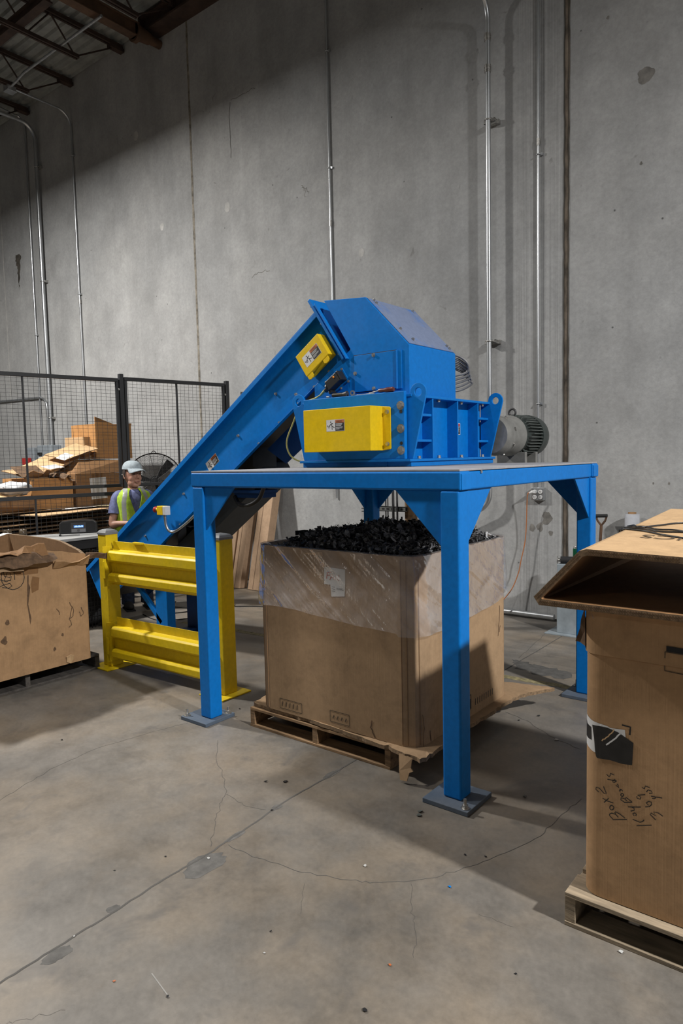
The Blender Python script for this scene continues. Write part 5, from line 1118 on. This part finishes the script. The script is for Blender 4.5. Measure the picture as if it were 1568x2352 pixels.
t=crate(-9.4,5.0,-8.50,5.86,zs_,1.56,M['card_brown'],'large dark brown box with white sheet stuck on its side behind the fence')
b=MB(); vs=[(-8.50,5.0,1.56),(-8.50,5.86,1.57),(-8.72,5.86,1.74),(-8.72,5.18,1.74),(-9.3,5.18,1.76),(-9.3,5.86,1.76),(-9.4,5.0,1.57)]
b.add(vs,[(0,1,2,3),(3,2,5,4),(0,3,4,6),(1,0,6,5,2)]); b.build('top_flaps',M['card_brown'],t)
b=MB(); b.add([(-8.499,5.20,1.50),(-8.499,5.45,1.51),(-8.499,5.46,1.22),(-8.499,5.22,1.21)],[(0,1,2,3)])
b.build('stuck_sheet',M['paper'],t,fix=False)
t=crate(-9.5,5.55,-8.86,6.15,1.765,2.26,M['card_orange'],'orange-brown carton standing on top of the dark brown box')
b=MB(); b.prism([(5.55,2.25),(6.15,2.25),(6.15,2.28),(5.85,2.26),(5.70,2.31),(5.55,2.36)],YZ,-8.87,-8.86); b.build('raised_flap',M['card_orange'],t)
t=crate(-9.5,5.44,-9.0,5.56,1.765,2.08,M['card_light'],'narrow pale carton left of the standing orange carton')
for k,(c,sz,rz,tl,m_,lab) in enumerate((((-8.86,4.70,1.585),(.55,.75),.25,(.12,.22),'card_light','pale crumpled cardboard sheet lying over the tan box'),((-9.0,4.93,1.72),(.5,.7),.5,(.32,.2),'card_light','pale cardboard sheet leaning up toward the standing carton'),((-8.95,5.22,1.86),(.45,.55),.2,(.30,.25),'card_light','topmost pale cardboard sheet beside the standing carton'),((-8.72,4.48,1.60),(.28,.35),.1,(.1,.5),'card_dark','dark torn cardboard scrap at the left of the heap'))):
    slab('cardboard_sheet',c,sz,rz,M[m_],lab,tilt=tl,wav=.035)
for k,(c,sz,rz,tl,lab) in enumerate((((-8.68,4.78,1.665),(.16,.26),.3,(.1,.25),'white paper on the pale crumpled sheet above the tan box'),((-8.78,5.02,1.80),(.14,.22),.5,(.35,.25),'white paper on the leaning pale sheet of the heap'))):
    slab('paper_sheet',c,sz,rz,M['paper'],lab,tilt=tl,th=.002,wav=.004,cat='paper')
slab('cardboard_sheet',(-8.55,3.95,1.36),(.4,.5),.3,M['card_light'],'pale bent cardboard piece at the far left behind the fence',tilt=(.25,.35),wav=.05)
b=MB(); b.ell((0,0,.05),(.16,.20,.085),18,10,fn=lambda p:p*(1+.4*mno.noise(p*14))); o=b.build('plastic_bag',simple('white_film',(.55,.56,.58),.4)); o.location=(-8.5,4.17,1.36); tag(o,'crumpled white plastic bag left of the tan box behind the fence','plastic bag')
t=thing('cardboard_stack',(-8.62,4.05,zs_),'dark stack of folded cardboard under the white bag behind the fence','cardboard stack')
b=MB(); b.box((-9.2,3.62,zs_+.0),(-8.35,4.34,1.30)); b.build('stack',M['card_in'],t,bevel=.02)

# ------------------------------------------------------------------ drum fan behind the fence
fn=thing('drum_fan',(-8.31,6.12,0),'large black drum fan standing behind the fence beside the worker','fan')
fc=Vector((-8.31,6.12,1.43)); FD=(Vector((0,0,1.5))-fc); FD.z=0; FD.normalize(); FS=Vector((-FD.y,FD.x,0)); FU=Vector((0,0,1))
FP=lambda r,a,d:fc+FS*(r*math.cos(a))+FU*(r*math.sin(a))+FD*d
FRr=.385
b=MB(); n=48
b.loft([[FP(r,2*math.pi*i/n,d) for i in range(n)] for r,d in ((FRr+.012,.10),(FRr+.016,.09),(FRr+.012,.08),(FRr+.008,.0),(FRr+.012,-.12),(FRr+.016,-.13),(FRr+.004,-.13),(FRr,.0),(FRr+.004,.10),(FRr+.012,.10))],0,caps=False); b.build('drum',M['black'],fn)
b=MB()
for k in range(26):
    r=.05+(FRr-.05)*k/25; b.tube([FP(r,2*math.pi*i/40,.115-.05*(r/FRr)**2) for i in range(41)],.0022,4,caps=False)
for k in range(12):
    a=2*math.pi*k/12; b.tube([FP(.04,a,.12),FP(.2,a+.08,.105),FP(FRr,a+.14,.068)],.004,5)
b.build('front_grille',M['dark_metal'],fn,fix=False)
b=MB(); b.cyl(FP(0,0,.10),FP(0,0,.135),.055,.048,24); b.build('badge',M['black'],fn)
for k in range(3):
    a0=math.radians(48+120*k); b=MB(); vs=[]
    for i in range(7):
        r=.06+(.355-.06)*i/6; w=.34-.10*i/6
        for j in range(5):
            a=a0+w*(j/4-.5)*1.6; vs.append(FP(r,a,-.02+.06*(j/4-.5)))
    f_=[(i*5+j,i*5+j+1,i*5+6+j,i*5+5+j) for i in range(6) for j in range(4)]
    vs2=[v-FD*.003 for v in vs]; b.add(vs+vs2,f_+[tuple(35+a for a in reversed(f)) for f in f_]); b.build('blade',M['black_matte'],fn)
b=MB(); b.cyl(FP(0,0,-.12),FP(0,0,.0),.07,n=20); b.tube([FP(FRr,0.0,-.1),FP(0.07,0,-.1)],.008,6); b.tube([FP(FRr,math.pi,-.1),FP(0.07,math.pi,-.1)],.008,6); b.build('fan_motor',M['black'],fn)
for s in (-1,1):
    b=MB(); b.tube([FP(FRr+.02,0,0) if s>0 else FP(FRr+.02,math.pi,0),fc+FS*(s*.40)+FU*-.5,fc+FS*(s*.36)-FU*1.43+FU*.02],.016,8); b.build('leg',M['black'],fn)
b=MB(); 
for s in (-1,1): b.tube([fc+FS*(s*.36)-FU*1.41+FD*.3,fc+FS*(s*.36)-FU*1.41-FD*.3],.016,8)
b.tube([fc+FS*.36-FU*1.41,fc-FS*.36-FU*1.41],.016,8); b.build('base_frame',M['black'],fn)
b=MB(); b.tube(arc(FP(FRr+.012,math.pi/2,0),.03,0,180,8,FS,FU),.006,6); b.build('handle',M['black'],fn)

# ------------------------------------------------------------------ long boxes leaning by the wall
for x0,x1,yb,yt,h,lab in ((-7.045,-6.905,6.22,6.56,1.58,'leftmost of three tall narrow cardboard boxes leaning against the wall'),(-6.86,-6.69,6.20,6.57,1.60,'middle of three tall narrow cardboard boxes leaning against the wall'),(-6.565,-6.32,6.22,6.60,1.66,'rightmost and widest tall narrow cardboard box leaning against the wall')):
    t=thing('tall_carton',((x0+x1)/2,yb,0),lab,'box','tall cartons leaning on the wall')
    sl=(yt-yb)/h; b=MB(); dp=.13
    b.prism([(yb,.006),(yb+dp,.0),(yb+dp+sl*h,h-.03),(yb+sl*h,h)],YZ,x0,x1); b.build('carton',M['card_pink'],t,bevel=.004)
    b=MB(); b.prism([(yb-.0012,.02),(yb-.0005,.02),(yb-.0005+sl*(h-.03),h-.01),(yb-.0012+sl*(h-.03),h-.01)],YZ,(x0*.62+x1*.38),(x0*.62+x1*.38)+.004); b.build('seam',M['card_dark'],t)

# ------------------------------------------------------------------ things along the right part of the wall
t=thing('bollard_stand',(-2.31,6.38,0),'grey-blue painted steel stand against the wall behind the rear leg','stand')
b=MB(); b.box((-2.425,6.26,.01),(-2.19,6.52,.665)); b.build('body',M['bollard'],t,bevel=.006)
b=MB(); b.box((-2.52,6.20,0),(-2.10,6.60,.012)); b.build('base_plate',M['bollard'],t,bevel=.002)
t=thing('hand_torch',(-2.36,6.30,.666),'black torch with silver end lying on the grey-blue stand','torch')
b=MB(); b.cyl((-2.405,6.30,.700),(-2.24,6.36,.700),.033,n=16); b.build('barrel',M['black_matte'],t)
b=MB(); b.cyl((-2.405,6.30,.700),(-2.428,6.292,.700),.02,.016,12); b.cyl((-2.428,6.292,.700),(-2.434,6.29,.700),.036,.036,14); b.build('silver_end',M['steel'],t)
t=thing('drink_can',(-2.30,6.42,.666),'green drink can standing on the grey-blue stand by the rear leg','can')
b=MB(); n=24; rv=lambda b,pr:b.loft([[Vector((-2.30+r*math.cos(2*math.pi*i/n),6.43+r*math.sin(2*math.pi*i/n),.666+z)) for i in range(n)] for r,z in pr],0)
rv(b,((.026,0),(.033,.008),(.033,.125),(.031,.135))); b.build('can_body',simple('green_can',(.015,.16,.075),.3,.5,var=.3,scale=40),t)
b=MB(); rv(b,((.031,.135),(.027,.15),(.027,.154),(.024,.154),(.023,.150))); b.build('can_top',M['steel'],t)
b=MB()
for k in range(7): b.box((-2.316+.003*k,6.395,.70),(-2.3145+.003*k,6.3975,.745))
b.build('can_print',M['white_pl'],t) if False else None
t=thing('shovel',(-2.12,6.62,0),'rusty shovel with dark D-shaped grip leaning on the wall right of the rear leg','shovel')
b=MB(); b.cyl((-2.195,6.64,1.095),(-2.085,6.64,1.100),.017,n=12); b.build('grip',M['black_matte'],t)
b=MB(); b.tube([(-2.19,6.64,1.09),(-2.175,6.64,1.05),(-2.14,6.64,1.005)],.010,8); b.tube([(-2.09,6.64,1.095),(-2.105,6.64,1.05),(-2.14,6.64,1.005)],.010,8); b.tube([(-2.14,6.64,1.005),(-2.15,6.56,.35)],.014,8); b.build('shaft',simple('rusty_brown',(.09,.045,.022),.8,var=.4),t)
b=MB(); vs=[]; 
for i in range(6):
    for j in range(5): vs.append((-2.15+(j-2)*.05*(1-.12*i if i>3 else 1),6.56-.10*i/5-.03*abs(j-2)/2,.36-.34*i/5))
f_=[(i*5+j,i*5+j+1,i*5+6+j,i*5+5+j) for i in range(5) for j in range(4)]
b.add(vs+[(x,y+.003,z) for x,y,z in vs],f_+[tuple(30+a for a in reversed(f)) for f in f_]); b.build('blade',M['dark_metal'],t)
t=thing('film_roll',(-1.86,6.62,0),'tall white roll standing against the wall behind the lidded box','roll')
b=MB(); n=28; rr=lambda b,pr:b.loft([[Vector((-1.863+r*math.cos(2*math.pi*i/n),6.65+r*math.sin(2*math.pi*i/n),z)) for i in range(n)] for r,z in pr],0,caps=False)
rr(b,((.03,0),(.064,0),(.064,1.125),(.03,1.125))); b.build('film',simple('grey_white_film',(.36,.37,.40),.45),t)
b=MB(); rr(b,((.030,0),(.036,1.14),(.026,1.14),(.026,0))); b.build('core',M['card_in'],t)
# strut stand behind the rear left leg
t=thing('strut_stand',(-3.85,5.6,0),'perforated steel strut stand with dark posts behind the heap of shreds','strut stand')
b=MB(); b.box((-4.14,5.58,1.165),(-3.66,5.62,1.172)); b.box((-4.14,5.58,1.207),(-3.66,5.62,1.214)); b.box((-4.14,5.615,1.165),(-3.66,5.62,1.214)); b.box((-4.14,5.58,1.165),(-3.66,5.584,1.214))
strut=b.build('strut',simple('strut_grey',(.20,.21,.20),.45,.4),t)
for k in range(8):
    b=MB(); b.box((-4.10+.055*k,5.578,1.182),(-4.07+.055*k,5.5795,1.198)); b.build('slot',M['black_matte'],strut)
for x,y,r in ((-3.78,5.55,.013),(-3.74,5.56,.010),(-3.93,5.64,.006),(-3.905,5.64,.006)):
    b=MB(); b.cyl((x,y,.02),(x,y,1.40),r,n=8); b.build('post',M['dark_metal'],t)
b=MB(); b.box((-4.2,5.45,0),(-3.6,5.75,.02)); b.build('base',M['dark_metal'],t)
for z in (1.185,1.155):
    b=MB(); b.cyl((-4.20,5.6,z),(-4.12,5.6,z),.006,n=8); b.build('rod',M['dark_metal'],t)
b=MB(); b.box((-3.70,5.63,0),(-3.61,5.72,1.36)); tag(b.build('timber_post',M['wood'],bevel=.004,origin=(-3.655,5.675,0)),'upright brown timber post beside the strut stand behind the shreds','post')

# ------------------------------------------------------------------ cords and litter on the floor
for pts,lab,r in (([(-6.62,4.95,.008),(-6.2,5.1,.006),(-6.05,5.35,.006),(-5.95,5.40,.006),(-5.7,5.55,.006),(-5.45,5.65,.006),(-5.0,5.9,.006),(-4.6,6.2,.006)],'black cord running over the floor from the conveyor toward the wall',.006),([(-6.75,5.2,.006),(-6.4,4.75,.006),(-6.2,4.85,.006),(-6.1,5.3,.006),(-6.25,5.6,.006),(-6.6,5.9,.006)],'black cord curling on the floor behind the conveyor leg',.006),([(-6.5,4.55,.006),(-6.1,4.47,.006),(-5.9,4.75,.006),(-6.1,5.05,.006),(-6.5,5.35,.006)],'short looped black cord on the floor nearest the conveyor leg',.005),([(-6.16,5.25,.004),(-6.02,5.2,.004),(-5.93,5.34,.004),(-6.0,5.48,.004)],'thin pale wire end beside the yellow rail post',.003)):
    b=MB(); b.tube(smooth_path(pts,8),r,6); tag(b.build('power_cord',M['black'],origin=pts[0]),lab,'cord')
t=thing('hand_brush',(-4.95,4.32,0),'small black brush lying on the floor right of the yellow rail post','brush')
b=MB(); b.box((-5.10,4.20,.0),(-4.86,4.25,.03)); b.build('bristles',M['black_matte'],t)
b=MB(); b.box((-5.10,4.195,.03),(-4.86,4.255,.05)); b.build('back',M['black'],t,bevel=.004)
def chip(x,y,s,mat,lab,seed):
    random.seed(seed); b=MB(); n=random.choice((4,5,6)); po=[(s*random.uniform(.5,1)*math.cos(2*math.pi*i/n),s*random.uniform(.35,.8)*math.sin(2*math.pi*i/n)) for i in range(n)]
    h=[random.uniform(.001,s*.35) for _ in po]
    b.add([(u,v,k*.0015+hh) for k in (0,1) for (u,v),hh in zip(po,h)],[tuple(reversed(range(n))),tuple(range(n,2*n))]+[(i,(i+1)%n,n+(i+1)%n,n+i) for i in range(n)])
    o=b.build('plastic_chip' if mat!='paper' else 'paper_scrap',M['scrap_white' if mat=='paper' else mat]); o.location=(x,y,.0006); o.rotation_euler=(0,0,random.uniform(0,6)); tag(o,lab,'scrap')
C_=[(-2.537,2.489,.016,'black','grey curved chip on the floor left of a dark chip before the pallet'),(-2.453,2.55,.018,'black','dark chip on the floor in front of the middle pallet'),(-2.301,2.292,.010,'black','black chip right on the floor joint in front of the pallet'),
(-2.399,1.738,.007,'black','tiny black chip left of the floor joint near the dark joint stain'),(-2.488,1.547,.006,'black','tiny black chip on the open floor farther left of the joint'),(-1.714,2.705,.020,'motor_fin','upper grey chip beside the front right base plate'),(-1.700,2.672,.019,'motor_fin','lower grey chip beside the front right base plate'),
(-1.37,2.512,.009,'black','black chip on the shaded floor above the curved crack'),(-1.294,2.552,.008,'black','small black chip nearest the upper end of the curved crack'),(-1.664,2.193,.013,'paper','white scrap just above the curved crack'),(-1.313,2.279,.010,'blue','blue chip below the curved crack'),
(-1.374,3.136,.016,'black','black curl on the floor between the front right leg and the lidded box'),(-1.505,3.89,.018,'paper','white torn scrap on the floor behind the front right leg'),(-1.811,4.048,.016,'black','dark flake on the floor right of the middle pallet sheet'),(-1.74,4.19,.018,'black','black sliver near the far tip of the cardboard sheet'),
(-1.262,1.79,.008,'orange_red','tiny orange crumb on the floor at lower middle'),(-1.216,1.587,.012,'black','black chip nearest the camera at the bottom of the picture'),(-.91,2.005,.007,'black','black crumb on the floor at the lower right'),(-1.751,1.254,.008,'black','dark blue-black chip at the end of the pale scratch'),
(-3.956,2.143,.010,'black','black chip on the floor at the left below the torn box'),(-2.238,1.84,.012,'paper','white scrap lying in the floor joint'),(-2.252,1.225,.007,'paper','tiny white crumb in the near part of the floor joint'),(-1.70,1.67,.006,'black','black crumb left of the orange crumb'),(-1.641,1.578,.006,'paper','white crumb on the near floor'),
(-1.946,1.188,.007,'orange_red','orange crumb near the left of the bottom edge'),(-.669,2.312,.014,'paper','crumpled white scrap in front of the right pallet'),(-3.44,3.15,.012,'black','black chip between the blue leg plate and the pallet'),(-2.156,5.005,.012,'paper','white crumb in the dark spill near the wall')]
for k,(x,y,s,m_,lab) in enumerate(C_): chip(x,y,s,m_,lab,100+k)
# ------------------------------------------------------------------ worker behind the conveyor
PX,PY=-6.87,4.75; PYAW=math.radians(-24)
PM=Matrix.Translation((PX,PY,0))@Matrix.Rotation(PYAW,4,'Z')
man=thing('person',(PX,PY,0),'worker in pale cap and lime safety vest standing behind the conveyor','person')
def ringe(c,rx,ry,n=28,p=2.0,M_=None):
    out=[]
    for i in range(n):
        a=2*math.pi*i/n; ca,sa=math.cos(a),math.sin(a)
        v=Vector((c[0]+rx*math.copysign(abs(ca)**(2/p),ca),c[1]+ry*math.copysign(abs(sa)**(2/p),sa),c[2])); out.append(M_@v if M_ else v)
    return out
TORSO=[(.80,.00,.110,.165),(.88,.00,.118,.172),(.97,.01,.118,.160),(1.06,.015,.122,.158),(1.16,.015,.126,.168),(1.25,.008,.124,.182),(1.31,.0,.112,.180),(1.355,-.005,.088,.140),(1.39,-.005,.068,.085)]
b=MB()
b.loft([ringe((x,0,z),rx-.006,ry-.006,28,2.3) for z,x,rx,ry in TORSO])
b.loft([ringe((x,0,z),r,r*1.02,20) for z,x,r in ((1.34,-.01,.062),(1.40,-.002,.056),(1.45,.006,.053),(1.50,.012,.054))])
# head, turned to the worker's left
HM=Matrix.Translation((.012,0,1.556))@Matrix.Rotation(math.radians(17),4,'Z')@Matrix.Rotation(math.radians(2),4,'Y')@Matrix.Scale(1.21,4)
H3=HM.to_3x3(); hp_=lambda x,y,z:HM@Vector((x,y,z))
def headfn(p):
    q=p.copy()
    if q.z<-.02: k=min(1,(-q.z-.02)/.10); q.y*=1-.10*k; q.x=q.x*(1+.02*k)+.016*k
    if q.x>0: q.y*=1-.06*q.x/.09
    return q
b.ell(hp_(0,0,.01),(.096,.076,.122),36,26,M=H3,fn=headfn)
b.ell(hp_(.054,0,-.094),(.034,.036,.024),16,10,M=H3)                    # chin
for s in (-1,1):
    b.ell(hp_(.030,s*.036,-.072),(.048,.026,.036),18,12,M=H3)          # jaw
    b.ell(hp_(.050,s*.036,-.030),(.032,.028,.034),14,8,M=H3)           # cheek
    b.ell(hp_(-.004,s*.078,-.008),(.020,.009,.033),14,10,M=H3)         # ear
    b.ell(hp_(-.002,s*.082,-.030),(.010,.007,.010),10,8,M=H3)
    b.ell(hp_(.080,s*.030,.036),(.014,.026,.009),14,8,M=H3)            # brow
b.tube([hp_(.084,0,.026),hp_(.096,0,.004),hp_(.109,0,-.018),hp_(.112,0,-.026)],[.009,.0105,.014,.013],12)
for s in (-1,1): b.ell(hp_(.098,s*.012,-.027),(.012,.009,.008),10,8,M=H3)
b.ell(hp_(.092,0,-.054),(.011,.026,.0055),14,8,M=H3); b.ell(hp_(.091,0,-.067),(.011,.022,.007),14,8,M=H3)
# arms
SH={-1:Vector((-.005,-.166,1.298)),1:Vector((-.005,.166,1.298))}
EL={-1:Vector((.03,-.250,1.005)),1:Vector((.055,.255,1.01))}
WR={-1:Vector((.215,-.085,1.015)),1:Vector((.285,.150,1.035))}
for s in (-1,1):
    b.tube(smooth_path([SH[s]+Vector((0,-s*.06,.01)),SH[s],SH[s].lerp(EL[s],.5)+Vector((0,s*.006,0)),EL[s],EL[s].lerp(WR[s],.35),WR[s]],5),[.05+.0*i for i in range(6)]+[.053]*4+[.049,.047,.045,.044,.043]+[.043,.044,.044,.042,.039,.036,.033,.031,.029,.027,.026],14)
    d=(WR[s]-EL[s]).normalized(); side=Vector((0,0,1)).cross(d).normalized(); dn=Vector((0,0,-1))
    Q=Matrix((d,side,Vector((0,0,1)))).transposed()
    b.ell(WR[s]+d*.045,(.055,.041,.018),16,10,M=Q)                      # palm
    for k,(off,L) in enumerate(((-.030,.072),(-.010,.082),(.011,.077),(.030,.060))):
        a=WR[s]+d*.085+side*off; b.tube([a,a+d*L*.4+dn*.006,a+d*L*.72+dn*.024,a+d*L*.85+dn*.045],[.0095,.009,.0085,.007],8)
    th=-s; a=WR[s]+d*.03+side*(-s*.034) if False else WR[s]+d*.028+side*(.036 if s<0 else -.036); sg=1 if s<0 else -1
    b.tube([a-side*sg*.012,a+side*sg*.016+d*.022+dn*.008,a+side*sg*.022+d*.050+dn*.018,a+side*sg*.017+d*.068+dn*.026],[.014,.0125,.011,.0085],8)
# legs and feet
for s in (-1,1):
    b.tube(smooth_path([(0,s*.085,.90),(.005,s*.095,.70),(.012,s*.10,.48),(-.005,s*.105,.28),(-.015,s*.108,.085)],5),[.085,.084,.082,.080,.077,.074,.070,.066,.062,.059,.056,.055,.054,.053,.051,.048,.046,.044,.042,.040,.040],16)
    b.ell((.055,s*.115,.042),(.125,.044,.040),18,10,fn=lambda p:Vector((p.x,p.y,max(p.z,-.038))))
raw=bpy.data.objects.new('raw',b.mesh('raw',[],fix=True)); COL.objects.link(raw)
rm=raw.modifiers.new('r','REMESH'); rm.mode='VOXEL'; rm.voxel_size=.0055; rm.use_smooth_shade=True
sm_=raw.modifiers.new('s','SMOOTH'); sm_.factor=.5; sm_.iterations=7
bpy.context.view_layer.update(); dg=bpy.context.evaluated_depsgraph_get()
me=bpy.data.meshes.new_from_object(raw.evaluated_get(dg)); bpy.data.objects.remove(raw)
t=NT('skin'); k=t.mix(t.ramp(t.noise(9,4,.6),[(.35,0),(.75,.5)]),(.36,.195,.135),(.42,.20,.145)); t.col(t.mix(1.0,k,t.ramp(t.noise(60,3,.6),[(.3,.9),(.7,1.06)]),'MULTIPLY')); M['skin']=t.setp(.5,0,.4)
t.b.inputs['Subsurface Weight'].default_value=.05; t.b.inputs['Subsurface Radius'].default_value=(.01,.004,.002)
me.materials.clear(); me.materials.append(M['skin']); me.transform(Matrix.Rotation(PYAW,4,'Z'))
bo=bpy.data.objects.new('body',me); COL.objects.link(bo); bo.parent=man
def wear(mb,name,mats,**kw):
    mb.v=[tuple(PM@Vector(v)) for v in mb.v]; return mb.build(name,mats,man,**kw)
fab=lambda name,c,var=.25,rough=.85,s=30:simple(name,c,rough,var=var,scale=s,bump=.25,bscale=22)
# eyes, brows, lips
b=MB()
for s in (-1,1): b.ell(hp_(.0865,s*.031,.014),(.006,.014,.0055),14,8,M=H3)
wear(b,'eyes',simple('eye_white',(.40,.37,.34),.3)) if False else None
for s in (-1,1):
    b=MB(); b.ell(hp_(.0855,s*.031,.013),(.008,.013,.0055),14,8,M=H3); wear(b,'eye',simple('eye_shade',(.16,.10,.075),.4))
    b=MB(); b.ell(hp_(.0925,s*.030,.0125),(.003,.0055,.0050),10,8,M=H3); wear(b,'iris',simple('eye_dark',(.015,.012,.01),.2))
    b=MB(); b.tube([hp_(.092,s*.012,.034),hp_(.094,s*.030,.040),hp_(.078,s*.052,.034)],[.003,.004,.002],6); wear(b,'eyebrow',simple('brow_dark',(.05,.03,.02),.8))
b=MB(); b.ell(hp_(.0995,0,-.060),(.005,.024,.0028),14,8,M=H3); wear(b,'mouth',simple('lip_dark',(.17,.06,.05),.5))
# hair under the cap
b=MB(); vs=[]
NU,NV=30,8
for j in range(NV+1):
    z=-.045+.115*j/NV
    for i in range(NU+1):
        a=math.radians(82+(360-164)*i/NU); r=1.0+.02*math.sin(i*3.1)
        zz=z if not (abs(a-math.pi)>1.15 and j==0) else z+.035
        q=math.sqrt(max(.05,1-((zz-.01)/.122)**2)); vs.append(hp_(.101*r*math.cos(a)*q,.0815*r*math.sin(a)*q,zz))
b.add(vs,[(j*(NU+1)+i,j*(NU+1)+i+1,(j+1)*(NU+1)+i+1,(j+1)*(NU+1)+i) for j in range(NV) for i in range(NU)],True)
h_=wear(b,'hair',simple('dark_hair',(.028,.018,.013),.7,var=.4,scale=80),fix=False); so=h_.modifiers.new('s','SOLIDIFY'); so.thickness=.006; so.offset=1
# cap
b=MB(); rings=[]
for j in range(9):
    ph=math.pi/2*j/8; rr=math.cos(ph)**.75; zz=.056+.082*math.sin(ph)
    rings.append([hp_(-.004+(.106*rr+.001)*math.cos(2*math.pi*i/36),(.087*rr+.001)*math.sin(2*math.pi*i/36),zz-.012*math.cos(2*math.pi*i/36)*0) for i in range(36)])
b.loft(rings,0,caps=True)
cb=wear(b,'cap',fab('pale_blue_cap_cloth',(.33,.385,.42),.2),fix=True)
b=MB(); vs=[]
for i in range(17):
    a=math.radians(-62+124*i/16)
    for j in range(6):
        f_=j/5; ex=.092*f_*math.cos(a*1.25)**.5 if abs(a*1.25)<math.pi/2 else 0
        vs.append(hp_(.098*math.cos(a)+ex,.084*math.sin(a)*(1+.05*f_),.064-.026*f_*(.2+math.sin(abs(a))**2*1.6)-.008*f_))
b.add(vs,[(i*6+j,i*6+6+j,i*6+7+j,i*6+j+1) for i in range(16) for j in range(5)],True)
br=wear(b,'cap_brim',fab('pale_blue_brim_cloth',(.31,.365,.40),.2),fix=False); so=br.modifiers.new('s','SOLIDIFY'); so.thickness=.006; so.offset=0
# shirt with short sleeves
b=MB(); b.loft([ringe((x,0,z),rx+.006,ry+.005,40,2.3) for z,x,rx,ry in TORSO[1:]],caps=False)
for s in (-1,1):
    m_=SH[s].lerp(EL[s],.62)
    b.tube(smooth_path([SH[s]+Vector((0,-s*.075,.03)),SH[s]+Vector((0,s*.004,.008)),SH[s].lerp(EL[s],.35)+Vector((0,s*.01,0)),m_],6),[.058]*4+[.064]*6+[.066,.067,.067,.068,.068,.069,.070,.071,.072],20,caps=False)
sh_=wear(b,'t_shirt',fab('heather_blue_shirt',(.135,.155,.30),.35),fix=True); so=sh_.modifiers.new('s','SOLIDIFY'); so.thickness=.004; so.offset=1
# vest, open at the front with a deep V
b=MB(); rings=[]; V0=[(.74,.0,.165,.235),(.80,.0,.160,.228)]+[(z,x,rx+.024+.01*(z<1.1),ry+.020+.03*(z<1.0)+.012*(z<1.1)) for z,x,rx,ry in TORSO[1:6]]+[(1.31,0,.140,.198),(1.352,-.004,.118,.176),(1.385,-.006,.090,.120),(1.402,-.008,.076,.098)]
V=[]
for j in range(len(V0)-1):
    for k in range(4): V.append(tuple(p+(q-p)*k/4 for p,q in zip(V0[j],V0[j+1])))
V.append(V0[-1]); nA=264
for z,x,rx,ry in V:
    hw=math.radians(3+(0 if z<1.12 else 19*((z-1.12)/.28)**.9)); L=[]
    for i in range(nA+1):
        a=hw+(2*math.pi-2*hw)*i/nA; ca,sa=math.cos(a),math.sin(a)
        L.append(Vector((x+rx*math.copysign(abs(ca)**.87,ca)+.005*math.sin(7*a+z*9),ry*math.copysign(abs(sa)**.87,sa),z)))
    rings.append(L)
for j in range(len(V)-1):
    for i in range(nA):
        y=abs((rings[j][i].y+rings[j][i+1].y+rings[j+1][i].y)/3); z=V[j][0]
        c_=.128-.035*max(0,z-1.25)/.15
        b.add([rings[j][i],rings[j][i+1],rings[j+1][i+1],rings[j+1][i]],[(0,1,2,3)],True,1 if (abs(y-c_)<.022 and z>.95) else 0)
vt=wear(b,'safety_vest',[fab('lime_vest_cloth',(.38,.56,.035),.25),simple('grey_reflective_tape',(.27,.28,.27),.4)],fix=False)
bm=bmesh.new(); bm.from_mesh(vt.data); bmesh.ops.remove_doubles(bm,verts=bm.verts,dist=.0002); bmesh.ops.recalc_face_normals(bm,faces=bm.faces); bm.to_mesh(vt.data); bm.free()
so=vt.modifiers.new('s','SOLIDIFY'); so.thickness=.005; so.offset=1
# belt, jeans, shoes
b=MB(); b.loft([ringe((0,0,z),rx,ry,36,2.3) for z,rx,ry in ((.84,.127,.183),(.885,.128,.184))]); wear(b,'belt',M['black'])
b=MB(); b.loft([ringe((0,0,z),rx,ry,36,2.3) for z,rx,ry in ((.74,.128,.178),(.80,.128,.184),(.875,.124,.180))])
for s in (-1,1): b.tube(smooth_path([(0,s*.085,.82),(.005,s*.097,.70),(.012,s*.102,.48),(-.003,s*.107,.28),(-.01,s*.110,.06)],5),[.096,.096,.094,.092,.090,.088,.085,.082,.080,.078,.077,.076,.075,.074,.073,.072,.072,.072,.072,.073,.074],20)
wear(b,'jeans',fab('dark_blue_denim',(.022,.035,.075),.5))
for s in (-1,1):
    b=MB(); b.ell((.055,s*.115,.045),(.145,.054,.052),20,12,fn=lambda p:Vector((p.x,p.y,max(p.z,-.044)))); b.box((-.085,s*.115-.05,0),(.195,s*.115+.05,.016)); wear(b,'shoe',M['black_matte'])
